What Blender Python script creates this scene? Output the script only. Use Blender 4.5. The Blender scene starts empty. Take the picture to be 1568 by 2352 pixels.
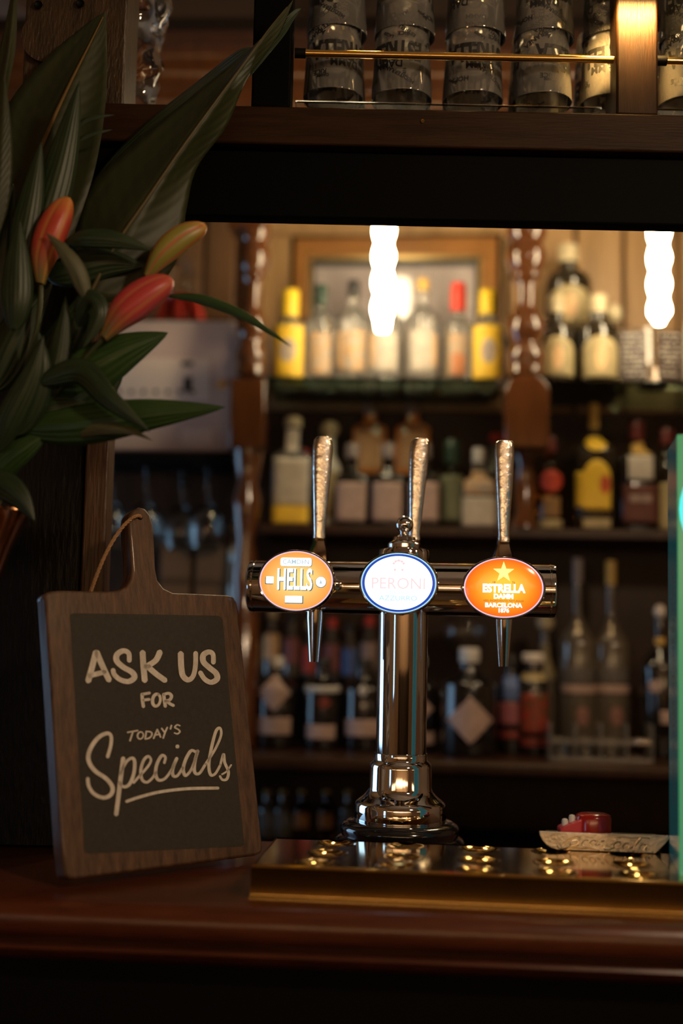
import bpy, math, random
from mathutils import Vector, Matrix
random.seed(7)
PI = math.pi
scene = bpy.context.scene
col = scene.collection

# ------------------------------------------------------------------ camera
FPX = 2800.0; CX, CY = 784.0, 1176.0
CAM = Vector((0.0, 0.0, 1.45))
PITCH, ROLL = math.radians(5.5), 0.021
_r0 = Vector((1, 0, 0)); _u0 = Vector((0, -math.sin(PITCH), math.cos(PITCH))); FWD = Vector((0, math.cos(PITCH), math.sin(PITCH)))
RIGHT = _r0 * math.cos(ROLL) + _u0 * math.sin(ROLL)
UP = -_r0 * math.sin(ROLL) + _u0 * math.cos(ROLL)
cd = bpy.data.cameras.new('camera'); cam = bpy.data.objects.new('camera', cd); col.objects.link(cam)
cam.matrix_world = Matrix(((RIGHT.x, UP.x, -FWD.x, CAM.x), (RIGHT.y, UP.y, -FWD.y, CAM.y), (RIGHT.z, UP.z, -FWD.z, CAM.z), (0, 0, 0, 1)))
cd.sensor_fit = 'VERTICAL'; cd.sensor_height = 36.0; cd.sensor_width = 24.0; cd.lens = FPX / 2352 * 36.0
cd.clip_start = 0.05
cd.dof.use_dof = True; cd.dof.focus_distance = 1.63; cd.dof.aperture_fstop = 1.3
scene.camera = cam

# ------------------------------------------------------------------ exposure, world, large lights
vs = scene.view_settings
scene.display_settings.display_device = 'sRGB'
vs.view_transform = 'Standard'; vs.look = 'None'; vs.gamma = 1.0; vs.use_curve_mapping = False
vs.exposure = 0.0
scene.cycles.max_bounces = 24; scene.cycles.transmission_bounces = 22; scene.cycles.glossy_bounces = 6
scene.cycles.diffuse_bounces = 3; scene.cycles.transparent_max_bounces = 12
scene.cycles.caustics_reflective = False; scene.cycles.caustics_refractive = False
scene.cycles.sample_clamp_indirect = 10.0
w = bpy.data.worlds.new('daylight'); scene.world = w; w.use_nodes = True
w.node_tree.nodes['Background'].inputs[0].default_value = (0.40, 0.68, 1.0, 1)
w.node_tree.nodes['Background'].inputs[1].default_value = 3.0

def area(name, loc, target, size, power, colr, shape='DISK', size_y=None, portal=False, spread=None):
    l = bpy.data.lights.new(name, 'AREA'); l.shape = shape; l.size = size
    if size_y: l.size_y = size_y
    l.energy = power; l.color = colr
    if spread: l.spread = spread
    if portal: l.cycles.is_portal = True
    o = bpy.data.objects.new(name, l); col.objects.link(o); o.location = loc
    d = Vector(target) - Vector(loc)
    o.rotation_euler = d.to_track_quat('-Z', 'Y').to_euler()
    return o
WX0, WX1, WY0, WY1, CEIL = -1.4, 2.4, -2.6, 3.05, 3.02
WINDOWS = ((1.90, 2.80, 0.95, 1.92), (-0.30, 0.15, 1.0, 1.6))          # y0, y1, z0, z1 of the two left-hand windows
for y0, y1, z0, z1 in WINDOWS:
    area('window_daylight_portal', (WX0 - 0.02, (y0 + y1) / 2, (z0 + z1) / 2), (2, (y0 + y1) / 2, (z0 + z1) / 2), z1 - z0, 1, (1, 1, 1), 'RECTANGLE', y1 - y0, portal=True)
area('pendant_light', (0.85, 0.25, 2.35), (-0.1, 1.65, 1.5), 0.16, 11.0, (1.0, 0.72, 0.46))
area('pendant_light', (1.9, 0.5, 2.5), (0.5, 1.6, 1.2), 0.12, 4.0, (1.0, 0.62, 0.30))
def warm_strip(x, y, z, tx_, ty_, p, w_=0.10, h_=0.55):                       # added unseen warm strips that put gold streaks in the chrome
    area('chrome_streak_light', (x, y, z), (tx_, ty_, z - 0.1), h_, p, (1.0, 0.66, 0.34), 'RECTANGLE', w_)
warm_strip(-1.33, -0.55, 1.65, 0, 1.0, 1.0, 0.10, 1.1)
for x_, w_, p_ in ((-0.95, 0.08, 0.9), (-0.45, 0.26, 1.0), (-0.05, 0.05, 0.5), (0.35, 0.16, 0.9), (1.0, 0.08, 0.9)):
    warm_strip(x_, -2.52, 1.8, x_ * 0.3, 1.0, p_ * 2.4, w_, 1.7)
warm_strip(2.32, -0.2, 1.65, 0, 1.0, 1.2, 0.10, 1.1)
for x_ in (-0.75, 0.25, 1.25):                                            # added unseen fill, brightens the far wall that the chrome reflects
    area('far_wall_fill', (x_, -1.75, 2.95), (x_, -2.6, 1.7), 0.16, 8.0, (1.0, 0.66, 0.34), spread=1.5)
for x_ in (0.06, 0.36, 0.66):  # added unseen lights above the glasses for amber glints
    area('added_glint_light', (x_, 1.80, 2.92), (x_, 1.74, 0), 0.05, 0.9, (1.0, 0.60, 0.24), spread=1.6)

# ------------------------------------------------------------------ pixel measuring of the photograph (1568 x 2352)
def ray(px, py): return RIGHT * ((px - CX) / FPX) - UP * ((py - CY) / FPX) + FWD
def at_d(px, py, D, k=0.0):            # point on the upright plane Y + k X = D
    d = ray(px, py); t = (D - CAM.y - k * CAM.x) / (d.y + k * d.x); return CAM + d * t
def at_z(px, py, Z):
    d = ray(px, py); t = (Z - CAM.z) / d.z; return CAM + d * t
def at_plane(px, py, p0, n):
    d = ray(px, py); t = (p0 - CAM).dot(n) / d.dot(n); return CAM + d * t

# ------------------------------------------------------------------ mesh helpers
class MB:
    def __init__(s): s.v = []; s.f = []; s.uv = {}
    def add(s, vs, fs):
        o = len(s.v); s.v += [tuple(v) for v in vs]; s.f += [tuple(i + o for i in f) for f in fs]; return o
    def box(s, c, size, rz=0.0, rx=0.0, ry=0.0):
        M = Matrix.Rotation(rz, 3, 'Z') @ Matrix.Rotation(ry, 3, 'Y') @ Matrix.Rotation(rx, 3, 'X'); c = Vector(c)
        vs = [c + M @ Vector((x * size[0] / 2, y * size[1] / 2, z * size[2] / 2)) for z in (-1, 1) for x, y in ((-1, -1), (1, -1), (1, 1), (-1, 1))]
        s.add(vs, [(3, 2, 1, 0), (4, 5, 6, 7), (0, 1, 5, 4), (1, 2, 6, 5), (2, 3, 7, 6), (3, 0, 4, 7)]); return s
    def lathe(s, prof, n=32, p=2.0, ry=1.0, c=(0, 0, 0), M=None):
        c = Vector(c); rings = []; o = len(s.v)
        for r, z in prof:
            if r <= 1e-7:
                q = Vector((0, 0, z)); q = (M @ q if M else q) + c; s.v.append(tuple(q)); rings.append([len(s.v) - 1]); continue
            ring = []
            for i in range(n):
                a = 2 * PI * i / n; ca, sa = math.cos(a), math.sin(a)
                k = 1.0 if p == 2.0 else 1.0 / (abs(ca) ** p + abs(sa) ** p) ** (1 / p)
                q = Vector((r * k * ca, r * k * sa * ry, z)); q = (M @ q if M else q) + c
                s.v.append(tuple(q)); ring.append(len(s.v) - 1)
            rings.append(ring)
        for a, b in zip(rings, rings[1:]):
            if len(a) == 1 and len(b) == 1: continue
            for i in range(n):
                j = (i + 1) % n
                if len(a) == 1: s.f.append((a[0], b[j], b[i]))
                elif len(b) == 1: s.f.append((a[i], a[j], b[0]))
                else: s.f.append((a[i], a[j], b[j], b[i]))
        return s
    def tube(s, pts, rad, n=8, caps=True):
        pts = [Vector(p) for p in pts]; m = len(pts); rs = rad if isinstance(rad, (list, tuple)) else [rad] * m
        T = [(pts[min(i + 1, m - 1)] - pts[max(i - 1, 0)]).normalized() for i in range(m)]
        N = T[0].orthogonal().normalized(); rings = []
        for i in range(m):
            N = (N - T[i] * N.dot(T[i])).normalized(); B = T[i].cross(N)
            o = len(s.v)
            for k in range(n):
                a = 2 * PI * k / n; s.v.append(tuple(pts[i] + (N * math.cos(a) + B * math.sin(a)) * rs[i]))
            rings.append(o)
        for a, b in zip(rings, rings[1:]):
            for k in range(n): j = (k + 1) % n; s.f.append((a + k, a + j, b + j, b + k))
        if caps:
            s.f.append(tuple(rings[0] + k for k in range(n))[::-1]); s.f.append(tuple(rings[-1] + k for k in range(n)))
        return s
    def prism(s, poly, y0, y1, fn=None):
        # poly in (x,z), extruded along y
        n = len(poly); f = fn or (lambda x, y, z: (x, y, z))
        vs = [f(x, y0, z) for x, z in poly] + [f(x, y1, z) for x, z in poly]
        s.add(vs, [tuple(range(n)), tuple(range(2 * n - 1, n - 1, -1))] + [(i, i + n, (i + 1) % n + n, (i + 1) % n) for i in range(n)]); return s

def finish(o, smooth=True, bevel=0.0, seg=2, subsurf=0, solid=0.0, angle=40):
    me = o.data
    import bmesh
    bm = bmesh.new(); bm.from_mesh(me); bmesh.ops.recalc_face_normals(bm, faces=bm.faces); bm.to_mesh(me); bm.free()
    if smooth:
        for p in me.polygons: p.use_smooth = True
        me.set_sharp_from_angle(angle=math.radians(angle))
    if solid: m = o.modifiers.new('thick', 'SOLIDIFY'); m.thickness = solid; m.offset = 0
    if bevel:
        m = o.modifiers.new('edge', 'BEVEL'); m.width = bevel; m.segments = seg; m.limit_method = 'ANGLE'; m.angle_limit = math.radians(35); m.harden_normals = False
    if subsurf: m = o.modifiers.new('sub', 'SUBSURF'); m.levels = subsurf; m.render_levels = subsurf
def obj(name, mb, mat, parent=None, loc=None, rz=0.0, **kw):
    me = bpy.data.meshes.new(name); me.from_pydata(mb.v, [], mb.f); me.update()
    o = bpy.data.objects.new(name, me); col.objects.link(o)
    mats = mat if isinstance(mat, (list, tuple)) else [mat]
    for m in mats: me.materials.append(m)
    if parent: o.parent = parent
    if loc is not None: o.location = loc
    if rz: o.rotation_euler = (0, 0, rz)
    finish(o, **kw); return o
def tag(o, label=None, cat=None, group=None, kind=None):
    if label: o['label'] = label
    if cat: o['category'] = cat
    if group: o['group'] = group
    if kind: o['kind'] = kind
    return o
def thing(name, label, cat, loc=(0, 0, 0), rz=0.0, group=None):
    o = bpy.data.objects.new(name, None); col.objects.link(o); o.empty_display_size = 0.02
    o.location = loc; o.rotation_euler = (0, 0, rz); return tag(o, label, cat, group)
def struct(name, mb, mat, label=None, cat=None, **kw):
    return tag(obj(name, mb, mat, **kw), label, cat, None, 'structure')
def plen(name, label): return (name, label)
def catmull(pts, n=8):
    P = [Vector(p) for p in pts]; out = []
    if len(P) == 2: return [P[0].lerp(P[1], i / n) for i in range(n + 1)]
    for i in range(len(P) - 1):
        p0, p1, p2, p3 = P[max(i - 1, 0)], P[i], P[i + 1], P[min(i + 2, len(P) - 1)]
        for k in range(n):
            t = k / n
            out.append(0.5 * ((2 * p1) + (p2 - p0) * t + (2 * p0 - 5 * p1 + 4 * p2 - p3) * t * t + (3 * p1 - p0 - 3 * p2 + p3) * t ** 3))
    out.append(P[-1]); return out
def text2d(sx, size, bold=0.0, squash=1.0, italic=0.0):
    c = bpy.data.curves.new('tmp_text', 'FONT'); c.body = sx; c.size = size; c.align_x = 'CENTER'; c.align_y = 'CENTER'; c.offset = bold; c.resolution_u = 3; c.shear = italic
    o = bpy.data.objects.new('tmp_text', c); col.objects.link(o)
    dg = bpy.context.evaluated_depsgraph_get(); dg.update()
    me = o.evaluated_get(dg).to_mesh()
    vs = [(v.co.x * squash, v.co.y) for v in me.vertices]; fs = [tuple(p.vertices) for p in me.polygons]
    o.evaluated_get(dg).to_mesh_clear(); bpy.data.objects.remove(o); bpy.data.curves.remove(c)
    return vs, fs
def put_text(mb, sx, size, fn, **kw):
    vs, fs = text2d(sx, size, **kw); mb.add([fn(x, y) for x, y in vs], fs)

# ------------------------------------------------------------------ materials
def mat(name, colr, rough=0.5, metal=0.0, trans=0.0, ior=1.45, emit=None, es=0.0, coat=0.0, noise=0.0, nscale=20, bump=0.0, bscale=40, stretch=(1, 1, 1), col2=None, spec=0.5, alpha=1.0):
    m = bpy.data.materials.new(name); m.use_nodes = True; nt = m.node_tree; b = nt.nodes['Principled BSDF']; I = b.inputs
    c = tuple(colr) + (1,) if len(colr) == 3 else colr
    I['Base Color'].default_value = c; I['Roughness'].default_value = rough; I['Metallic'].default_value = metal
    I['Transmission Weight'].default_value = trans; I['IOR'].default_value = ior; I['Coat Weight'].default_value = coat; I['Coat Roughness'].default_value = 0.12
    I['Specular IOR Level'].default_value = spec
    if emit: I['Emission Color'].default_value = tuple(emit) + (1,); I['Emission Strength'].default_value = es
    if noise or bump or col2:
        tc = nt.nodes.new('ShaderNodeTexCoord'); mp = nt.nodes.new('ShaderNodeMapping'); mp.inputs['Scale'].default_value = stretch
        nt.links.new(tc.outputs['Object'], mp.inputs['Vector'])
        if noise or col2:
            nz = nt.nodes.new('ShaderNodeTexNoise'); nz.inputs['Scale'].default_value = nscale; nz.inputs['Detail'].default_value = 6; nz.inputs['Roughness'].default_value = 0.65
            nt.links.new(mp.outputs[0], nz.inputs['Vector'])
            rp = nt.nodes.new('ShaderNodeValToRGB'); rp.color_ramp.elements[0].position = 0.35; rp.color_ramp.elements[1].position = 0.68
            rp.color_ramp.elements[0].color = c; k = 1 + noise
            rp.color_ramp.elements[1].color = (tuple(col2) + (1,)) if col2 else tuple(min(1, x * k) for x in c[:3]) + (1,)
            nt.links.new(nz.outputs['Fac'], rp.inputs[0]); nt.links.new(rp.outputs[0], I['Base Color'])
        if bump:
            nb = nt.nodes.new('ShaderNodeTexNoise'); nb.inputs['Scale'].default_value = bscale; nb.inputs['Detail'].default_value = 4
            nt.links.new(mp.outputs[0], nb.inputs['Vector'])
            bn = nt.nodes.new('ShaderNodeBump'); bn.inputs['Strength'].default_value = bump; bn.inputs['Distance'].default_value = 0.004
            nt.links.new(nb.outputs['Fac'], bn.inputs['Height']); nt.links.new(bn.outputs[0], I['Normal'])
    return m
def emat(name, colr, s): return mat(name, (0.02, 0.02, 0.02), 0.25, emit=colr, es=s)
GX = (1, 12, 12); GZ = (14, 14, 0.7)
M = {}
M['bar_wood'] = mat('bar_mahogany', (0.060, 0.014, 0.004), 0.3, col2=(0.105, 0.027, 0.008), nscale=9, stretch=(1, 14, 14), coat=0.25, bump=0.08, bscale=20)
M['bar_front'] = mat('bar_front_black', (0.003, 0.0025, 0.002), 0.55, spec=0.12)
M['gantry'] = mat('gantry_brown', (0.016, 0.0065, 0.0022), 0.5, col2=(0.028, 0.012, 0.004), nscale=8, stretch=(1, 10, 10), spec=0.12, bump=0.2, bscale=35)
M['gantry_post'] = mat('gantry_post_brown', (0.014, 0.006, 0.002), 0.45, col2=(0.024, 0.010, 0.003), nscale=8, stretch=(10, 10, 1), spec=0.15, bump=0.25, bscale=50)
M['gantry_black'] = mat('gantry_black_paint', (0.0018, 0.0018, 0.0015), 0.6, spec=0.04)
M['post_black'] = mat('post_black', (0.0035, 0.0025, 0.002), 0.4, spec=0.2, bump=0.5, bscale=60, stretch=(3, 3, 0.6))
M['post_brown'] = mat('post_brown', (0.045, 0.018, 0.007), 0.42, col2=(0.085, 0.040, 0.017), nscale=7, stretch=(9, 9, 0.8), bump=0.4, bscale=30)
M['post_worn'] = mat('post_worn', (0.022, 0.013, 0.006), 0.38, col2=(0.055, 0.032, 0.016), nscale=11, stretch=(5, 5, 1.2), bump=0.55, bscale=60)
M['chrome'] = mat('chrome', (0.86, 0.86, 0.87), 0.05, 1.0)
M['chrome_worn'] = mat('worn_chrome', (0.88, 0.86, 0.82), 0.20, 1.0, bump=0.25, bscale=90)
M['black_gloss'] = mat('black_gloss', (0.008, 0.008, 0.009), 0.08, coat=1.0)
M['brass'] = mat('brass', (0.62, 0.41, 0.14), 0.10, 1.0, col2=(0.50, 0.33, 0.12), nscale=14)
M['brass_rail'] = mat('brass_rail', (0.80, 0.52, 0.16), 0.22, 1.0)
M['copper'] = mat('copper', (0.52, 0.22, 0.10), 0.16, 1.0)
M['glass'] = mat('clear_glass', (0.96, 0.98, 0.97), 0.0, trans=1.0, ior=1.45)
M['tumbler'] = mat('lightened_glass', (0.88, 0.86, 0.80), 0.01, trans=0.90, ior=1.45)  # diffuse share in the glass stands in for light shining through it
M['glass_green'] = mat('pale_green_glass', (0.72, 0.88, 0.78), 0.0, trans=1.0, ior=1.45)
M['ink'] = mat('black_print', (0.012, 0.012, 0.012), 0.5)
M['board_wood'] = mat('board_wood', (0.048, 0.022, 0.010), 0.55, col2=(0.125, 0.062, 0.030), nscale=7, stretch=(16, 16, 0.9), bump=0.25, bscale=14, coat=0.35)
M['slate'] = mat('slate_black', (0.026, 0.022, 0.016), 0.75, col2=(0.036, 0.031, 0.023), nscale=160, bump=0.1, bscale=300)
M['chalk'] = mat('chalk_white', (0.55, 0.50, 0.44), 0.7, col2=(0.74, 0.69, 0.61), nscale=60, stretch=(3, 1, 1))
M['rope'] = mat('rope_tan', (0.36, 0.20, 0.09), 0.8, bump=0.6, bscale=400)
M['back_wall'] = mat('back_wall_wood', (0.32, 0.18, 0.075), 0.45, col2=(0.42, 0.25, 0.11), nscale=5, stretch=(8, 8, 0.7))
M['back_dark'] = mat('back_dark_wood', (0.022, 0.009, 0.004), 0.4, spec=0.3, col2=(0.042, 0.017, 0.007), nscale=6, stretch=(6, 6, 1))
M['turned'] = mat('turned_wood', (0.075, 0.024, 0.007), 0.16, col2=(0.11, 0.036, 0.011), nscale=8, stretch=(6, 6, 1), coat=1.0)
M['frame_wood'] = mat('picture_frame_wood', (0.27, 0.115, 0.030), 0.3, col2=(0.34, 0.15, 0.042), nscale=8)
M['gold'] = mat('gilt_edge', (0.80, 0.58, 0.25), 0.3, 1.0)
M['plaster'] = mat('room_plaster', (0.38, 0.25, 0.15), 0.8)
M['ceil'] = mat('ceiling_paint', (0.40, 0.34, 0.30), 0.9)
M['floor'] = mat('floor_boards', (0.05, 0.03, 0.02), 0.5, col2=(0.08, 0.05, 0.03), nscale=5, stretch=(12, 1, 1))

# ------------------------------------------------------------------ room
def slab(x0, x1, y0, y1, z0, z1): return MB().box(((x0 + x1) / 2, (y0 + y1) / 2, (z0 + z1) / 2), (x1 - x0, y1 - y0, z1 - z0))
T = 0.1
struct('floor', slab(WX0 - T, WX1 + T, WY0 - T, WY1 + T, -T, 0), M['floor'], smooth=False)
struct('ceiling', slab(WX0 - T, WX1 + T, WY0 - T, WY1 + T, CEIL, CEIL + T), M['ceil'], smooth=False)
struct('wall_back', slab(WX0 - T, WX1 + T, WY1, WY1 + T, 0, CEIL), M['plaster'], smooth=False)
struct('wall_front', slab(WX0 - T, WX1 + T, WY0 - T, WY0, 0, CEIL), M['plaster'], smooth=False)
struct('wall_right', slab(WX1, WX1 + T, WY0, WY1, 0, CEIL), M['plaster'], smooth=False)
wl = MB(); edges = sorted(WINDOWS); yprev = WY0
for y0, y1, z0, z1 in edges:
    for q0, q1, r0, r1 in ((yprev, y0, 0, CEIL), (y0, y1, 0, z0), (y0, y1, z1, CEIL)):
        wl.box((WX0 - T / 2, (q0 + q1) / 2, (r0 + r1) / 2), (T, q1 - q0, r1 - r0))
    yprev = y1
wl.box((WX0 - T / 2, (yprev + WY1) / 2, CEIL / 2), (T, WY1 - yprev, CEIL))
struct('wall_left', wl, M['plaster'], smooth=False)
for k_, (y0, y1, z0, z1) in enumerate(edges):
    wf = MB(); wc = (y0 + y1) / 2; hz = (z0 + z1) / 2
    for y, z, sy, sz in ((y0 + .025, hz, .05, z1 - z0), (y1 - .025, hz, .05, z1 - z0), (wc, z0 + .025, y1 - y0, .05), (wc, z1 - .025, y1 - y0, .05)):
        wf.box((WX0 - T / 2, y, z), (0.06, sy, sz))
    struct('window_%d' % (k_ + 1), wf, M['back_dark'], smooth=False)
struct('added_dark_band_1', slab(WX0, WX1, WY0, WY0 + 0.03, 0.0, 1.0), mat('dark_reflection_band', (0.010, 0.005, 0.002), 0.6, col2=(0.055, 0.028, 0.010), nscale=1.6), smooth=False)  # added unseen dark band for the brass tray front to reflect

# ------------------------------------------------------------------ bar counter
BAR = 1.144
KB = 0.07                                   # the bar runs slightly nearer on the right
bar_front = at_z(784, 2098, BAR)            # nosing front
BF = bar_front.y + KB * bar_front.x
def along(D, x, z, k=KB): return (x, D - k * x, z)
def bar_prism(poly, name, m, label=None, cat=None, parent=None, x0=-1.36, x1=2.1, k=KB, **kw):   # poly in (d, z), run along the bar
    mb = MB(); n = len(poly)
    vs = [along(d, x0, z, k) for d, z in poly] + [along(d, x1, z, k) for d, z in poly]
    mb.add(vs, [tuple(range(n)), tuple(range(2 * n - 1, n - 1, -1))] + [(i, i + n, (i + 1) % n + n, (i + 1) % n) for i in range(n)])
    return obj(name, mb, m, parent, **kw)
bar = thing('bar_counter', 'long polished mahogany bar counter carrying the chalkboard and the brass tray', 'bar counter', (0, 0, 0))
nose = [(BF + 0.02 - 0.02 * math.sin(a), BAR - 0.022 + 0.022 * math.cos(a)) for a in [PI * i / 10 for i in range(11)]]
bar_prism([(BF + 0.43, BAR), (BF + 0.06, BAR)] + nose + [(BF + 0.43, BAR - 0.044)], 'worktop', M['bar_wood'], parent=bar)
zm = BAR - 0.044
bar_prism([(BF + 0.40, zm), (BF + 0.022, zm), (BF + 0.016, zm - 0.010), (BF + 0.022, zm - 0.018), (BF + 0.030, zm - 0.024), (BF + 0.40, zm - 0.024)], 'edge_moulding', M['bar_wood'], parent=bar)
fp = bar_prism([(BF + 0.40, zm - 0.024), (BF + 0.05, zm - 0.024), (BF + 0.05, 0), (BF + 0.40, 0)], 'front_panel', M['bar_front'], parent=bar, smooth=False)
for i in range(6):
    bar_prism([(BF + 0.052, zm - 0.10), (BF + 0.040, zm - 0.105), (BF + 0.040, 0.25), (BF + 0.052, 0.24)], 'raised_panel', M['bar_front'], parent=bar, x0=-1.30 + i * 0.56, x1=-0.80 + i * 0.56, smooth=False)

# ------------------------------------------------------------------ over-bar gantry with its shelf
GY = 1.58
def gp(px, py, Y=GY): return at_d(px, py, Y)
zs_top = gp(1000, 251).z; zs_bot = gp(1000, 338).z; zf_bot = gp(1000, 506, GY + 0.02).z
GX0, GX1 = -1.3, 1.7
g = thing('bar_gantry', 'dark wooden overhead gantry shelf above the bar with black fascia', 'gantry', (0, 0, 0))
mb = MB().box(((GX0 + GX1) / 2, GY + 0.11, (zs_top + zs_bot) / 2), (GX1 - GX0, 0.22, zs_top - zs_bot)); obj('shelf_board', mb, M['gantry'], g, bevel=0.003)
mb = MB().box(((GX0 + GX1) / 2, GY + 0.035, (zs_bot + zf_bot) / 2), (GX1 - GX0, 0.03, zs_bot - zf_bot)); obj('fascia', mb, M['gantry_black'], g, bevel=0.003)
def upright(pxl, pxr, name, m, depth=0.07, z1=2.95, z0=None, Y=GY):
    a = gp(pxl, 200, Y); b = gp(pxr, 200, Y); z0 = zs_top if z0 is None else z0
    return obj(name, MB().box(((a.x + b.x) / 2, Y + depth / 2 + 0.004, (z0 + z1) / 2), (b.x - a.x, depth, z1 - z0)), m, g, bevel=0.003)
upright(577, 667, 'upright', M['gantry_black'])
upright(1417, 1513, 'upright', M['gantry_post'])
up_l = upright(48, 284, 'upright', M['post_worn'], 0.09, Y=GY + 0.01)
up_l['label'] = 'wide worn upright with round plug'
q = gp(112, 90, GY + 0.012)
Mx = Matrix.Rotation(PI / 2, 3, 'X')
obj('round_plug', MB().lathe([(0, 0), (0.0335, 0), (0.036, -0.002), (0.036, -0.006), (0, -0.006)], 40, c=(q.x, q.y - 0.002, q.z), M=Matrix.Rotation(-PI / 2, 3, 'X')), M['post_worn'], g)
for sx, sy in ((93, 70), (132, 90), (88, 11), (184, 8)):
    q = gp(sx, sy, GY + 0.010)
    obj('screw', MB().lathe([(0, -0.001), (0.004, 0), (0.0055, 0.002), (0.006, 0.0), (0, -0.004)], 12, c=(q.x, q.y, q.z), M=Matrix.Rotation(PI / 2, 3, 'X')), M['bar_front'], g)
for sx, sy in ((970, 279),):
    q = gp(sx, sy); obj('screw', MB().lathe([(0, 0.0), (0.0018, 0.0005), (0.0026, 0.0015), (0, 0.001)], 10, c=(q.x, q.y - 0.0005, q.z), M=Matrix.Rotation(PI / 2, 3, 'X')), M['brass'], g)
# lower posts standing on the bar at the left
YP = 1.708
for pl, pr, m, nm, yy in ((-260, 189, M['post_black'], 'post', YP + 0.0), (190, 244, M['post_brown'], 'post', YP - 0.012)):
    a = at_d(pl, 1200, yy); b = at_d(pr, 1200, yy)
    obj(nm, MB().box(((a.x + b.x) / 2, yy + 0.022, (BAR + zf_bot) / 2), (b.x - a.x, 0.044, zf_bot - BAR)), m, g, bevel=0.003)
# cleats that carry the glass pane
s0 = at_d(765, 195, 1.615); Zpane = s0.z
xa = gp(668, 200).x; xb = gp(1417, 200).x; xc = gp(1513, 200).x
YG = 1.663
def pane(x0, x1, label):
    t = thing('glass_shelf', label, 'shelf', ((x0 + x1) / 2, YG + 0.077, Zpane - 0.008))
    obj('pane', MB().box((0, 0.004, 0.0063), (x1 - x0 - 0.004, 0.155, 0.003)), M['glass'], t, bevel=0.001)
    for sx in (-1, 1): obj('bracket', MB().box((sx * ((x1 - x0) / 2 - 0.012), 0.0, (zs_top - Zpane + 0.010) / 2), (0.016, 0.06, Zpane - 0.0065 - zs_top)), M['gantry'], t)
pane(xa, xb, 'clear glass shelf raised over the gantry board, holding the five stacks of glasses')
pane(xc, xc + 0.5, 'clear glass shelf raised over the gantry board, right of the lit upright')
# brass rails
for x0, x1, lb in ((xa + 0.004, xb - 0.001, 'long brass gallery rail running in front of the stacked glasses'), (xc + 0.001, xc + 0.5, 'short end of brass gallery rail right of the lit upright')):
    z = gp(1000, 124, GY + 0.012).z
    mb = MB().tube([(x0, GY + 0.018, z), (x1, GY + 0.018, z)], 0.0052, 20)
    t = tag(obj('brass_rail', mb, M['brass_rail']), lb, 'rail')
    obj('end_socket', MB().tube([(x0 - 0.001, GY + 0.018, z), (x0 + 0.014, GY + 0.018, z)], 0.0068, 20), M['bar_front'], t)

# pint tumblers, upside down, two tiers, two rows
def tumbler_profile():
    H = 0.150; R0, R1 = 0.0430, 0.0345; th = 0.0022
    out = [(R0 - 0.0004, 0.0), (R0, 0.0012), (R1 + (R0 - R1) * 0.5, H * 0.5), (R1, H - 0.004), (R1 - 0.004, H)]
    inn = [(R1 - 0.006, H), (R1 - th - 0.004, H - 0.013), (R1 - th, H - 0.018), (R1 + (R0 - R1) * 0.5 - th, H * 0.5), (R0 - th, 0.0012), (R0 - th + 0.0005, 0.0)]
    return [out[0]] + out[1:] + [(0, H), ], inn
po, pi_ = tumbler_profile()
prof = po[:-1] + [(0.0, 0.149)]
innp = [(0.0, 0.136)] + pi_[1:]
tum = MB().lathe([(0.0, 0.149), (0.0285, 0.149), (0.0325, 0.1495), (0.0345, 0.146), (0.03875, 0.075), (0.0430, 0.0014), (0.0426, 0.0), (0.0412, 0.0), (0.0408, 0.0012), (0.0366, 0.075), (0.0325, 0.130), (0.0290, 0.1345), (0.0, 0.136)], 48)
def rad(z): return 0.0430 - (0.0430 - 0.0345) * z / 0.147 + 0.0004
lets = MB()
def on_glass(a0, zc, rot=PI):
    def f(x, y):
        if rot: c, s = math.cos(rot), math.sin(rot); x, y = c * x - s * y, s * x + c * y
        z = zc + y; r = rad(z); a = a0 + x / r
        return (r * math.sin(a), -r * math.cos(a), z)
    return f
for a0 in (0.0, PI):
    put_text(lets, 'ESTRELLA', 0.038, on_glass(a0, 0.058), bold=0.0016, squash=0.60)
    put_text(lets, 'DAMM', 0.016, on_glass(a0, 0.038), bold=0.0004, squash=0.9)
    put_text(lets, 'BARCELONA', 0.011, on_glass(a0 + 0.3, 0.098), bold=0.0003)
rr = random.Random(3)
words = ['1876', 'DAMM', 'LAGER', 'MEDITERRANEA', 'MALT', 'RICE', 'HOPS', 'BARCELONA', 'CERVEZA', 'ESTRELLA']
for i in range(22):
    ww = words[i % len(words)]
    put_text(lets, ww, rr.choice((0.006, 0.008, 0.010)), on_glass(rr.uniform(0, 2 * PI), rr.choice((0.018, 0.024, 0.082, 0.088, 0.110, 0.118, 0.126)), rr.choice((PI, PI, PI / 2, 2.6, -2.6))), bold=0.0002)
ordn = ['first', 'second', 'third', 'fourth', 'fifth', 'sixth']
proto = None; protoL = None
def tumbler(x, y, z, rz, label):
    global proto, protoL
    if proto is None:
        proto = obj('pint_tumbler', tum, M['tumbler'], angle=60); protoL = obj('lettering', lets, M['ink'], proto, smooth=False); o = proto
    else:
        o = proto.copy(); col.objects.link(o); c = protoL.copy(); col.objects.link(c); c.parent = o
    o.location = (x, y, z); o.rotation_euler = (0, 0, rz); return tag(o, label, 'glass', 'upside-down lager glasses on the gantry')
xs = [at_d(px, 225, YG).x for px in (765, 922, 1085, 1243, 1401, 1580)]
where = ['beside the black upright', 'second from the black upright', 'middle of five stacks', 'fourth from the black upright', 'just left of the lit upright', 'beyond the lit upright']
k = 0
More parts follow.
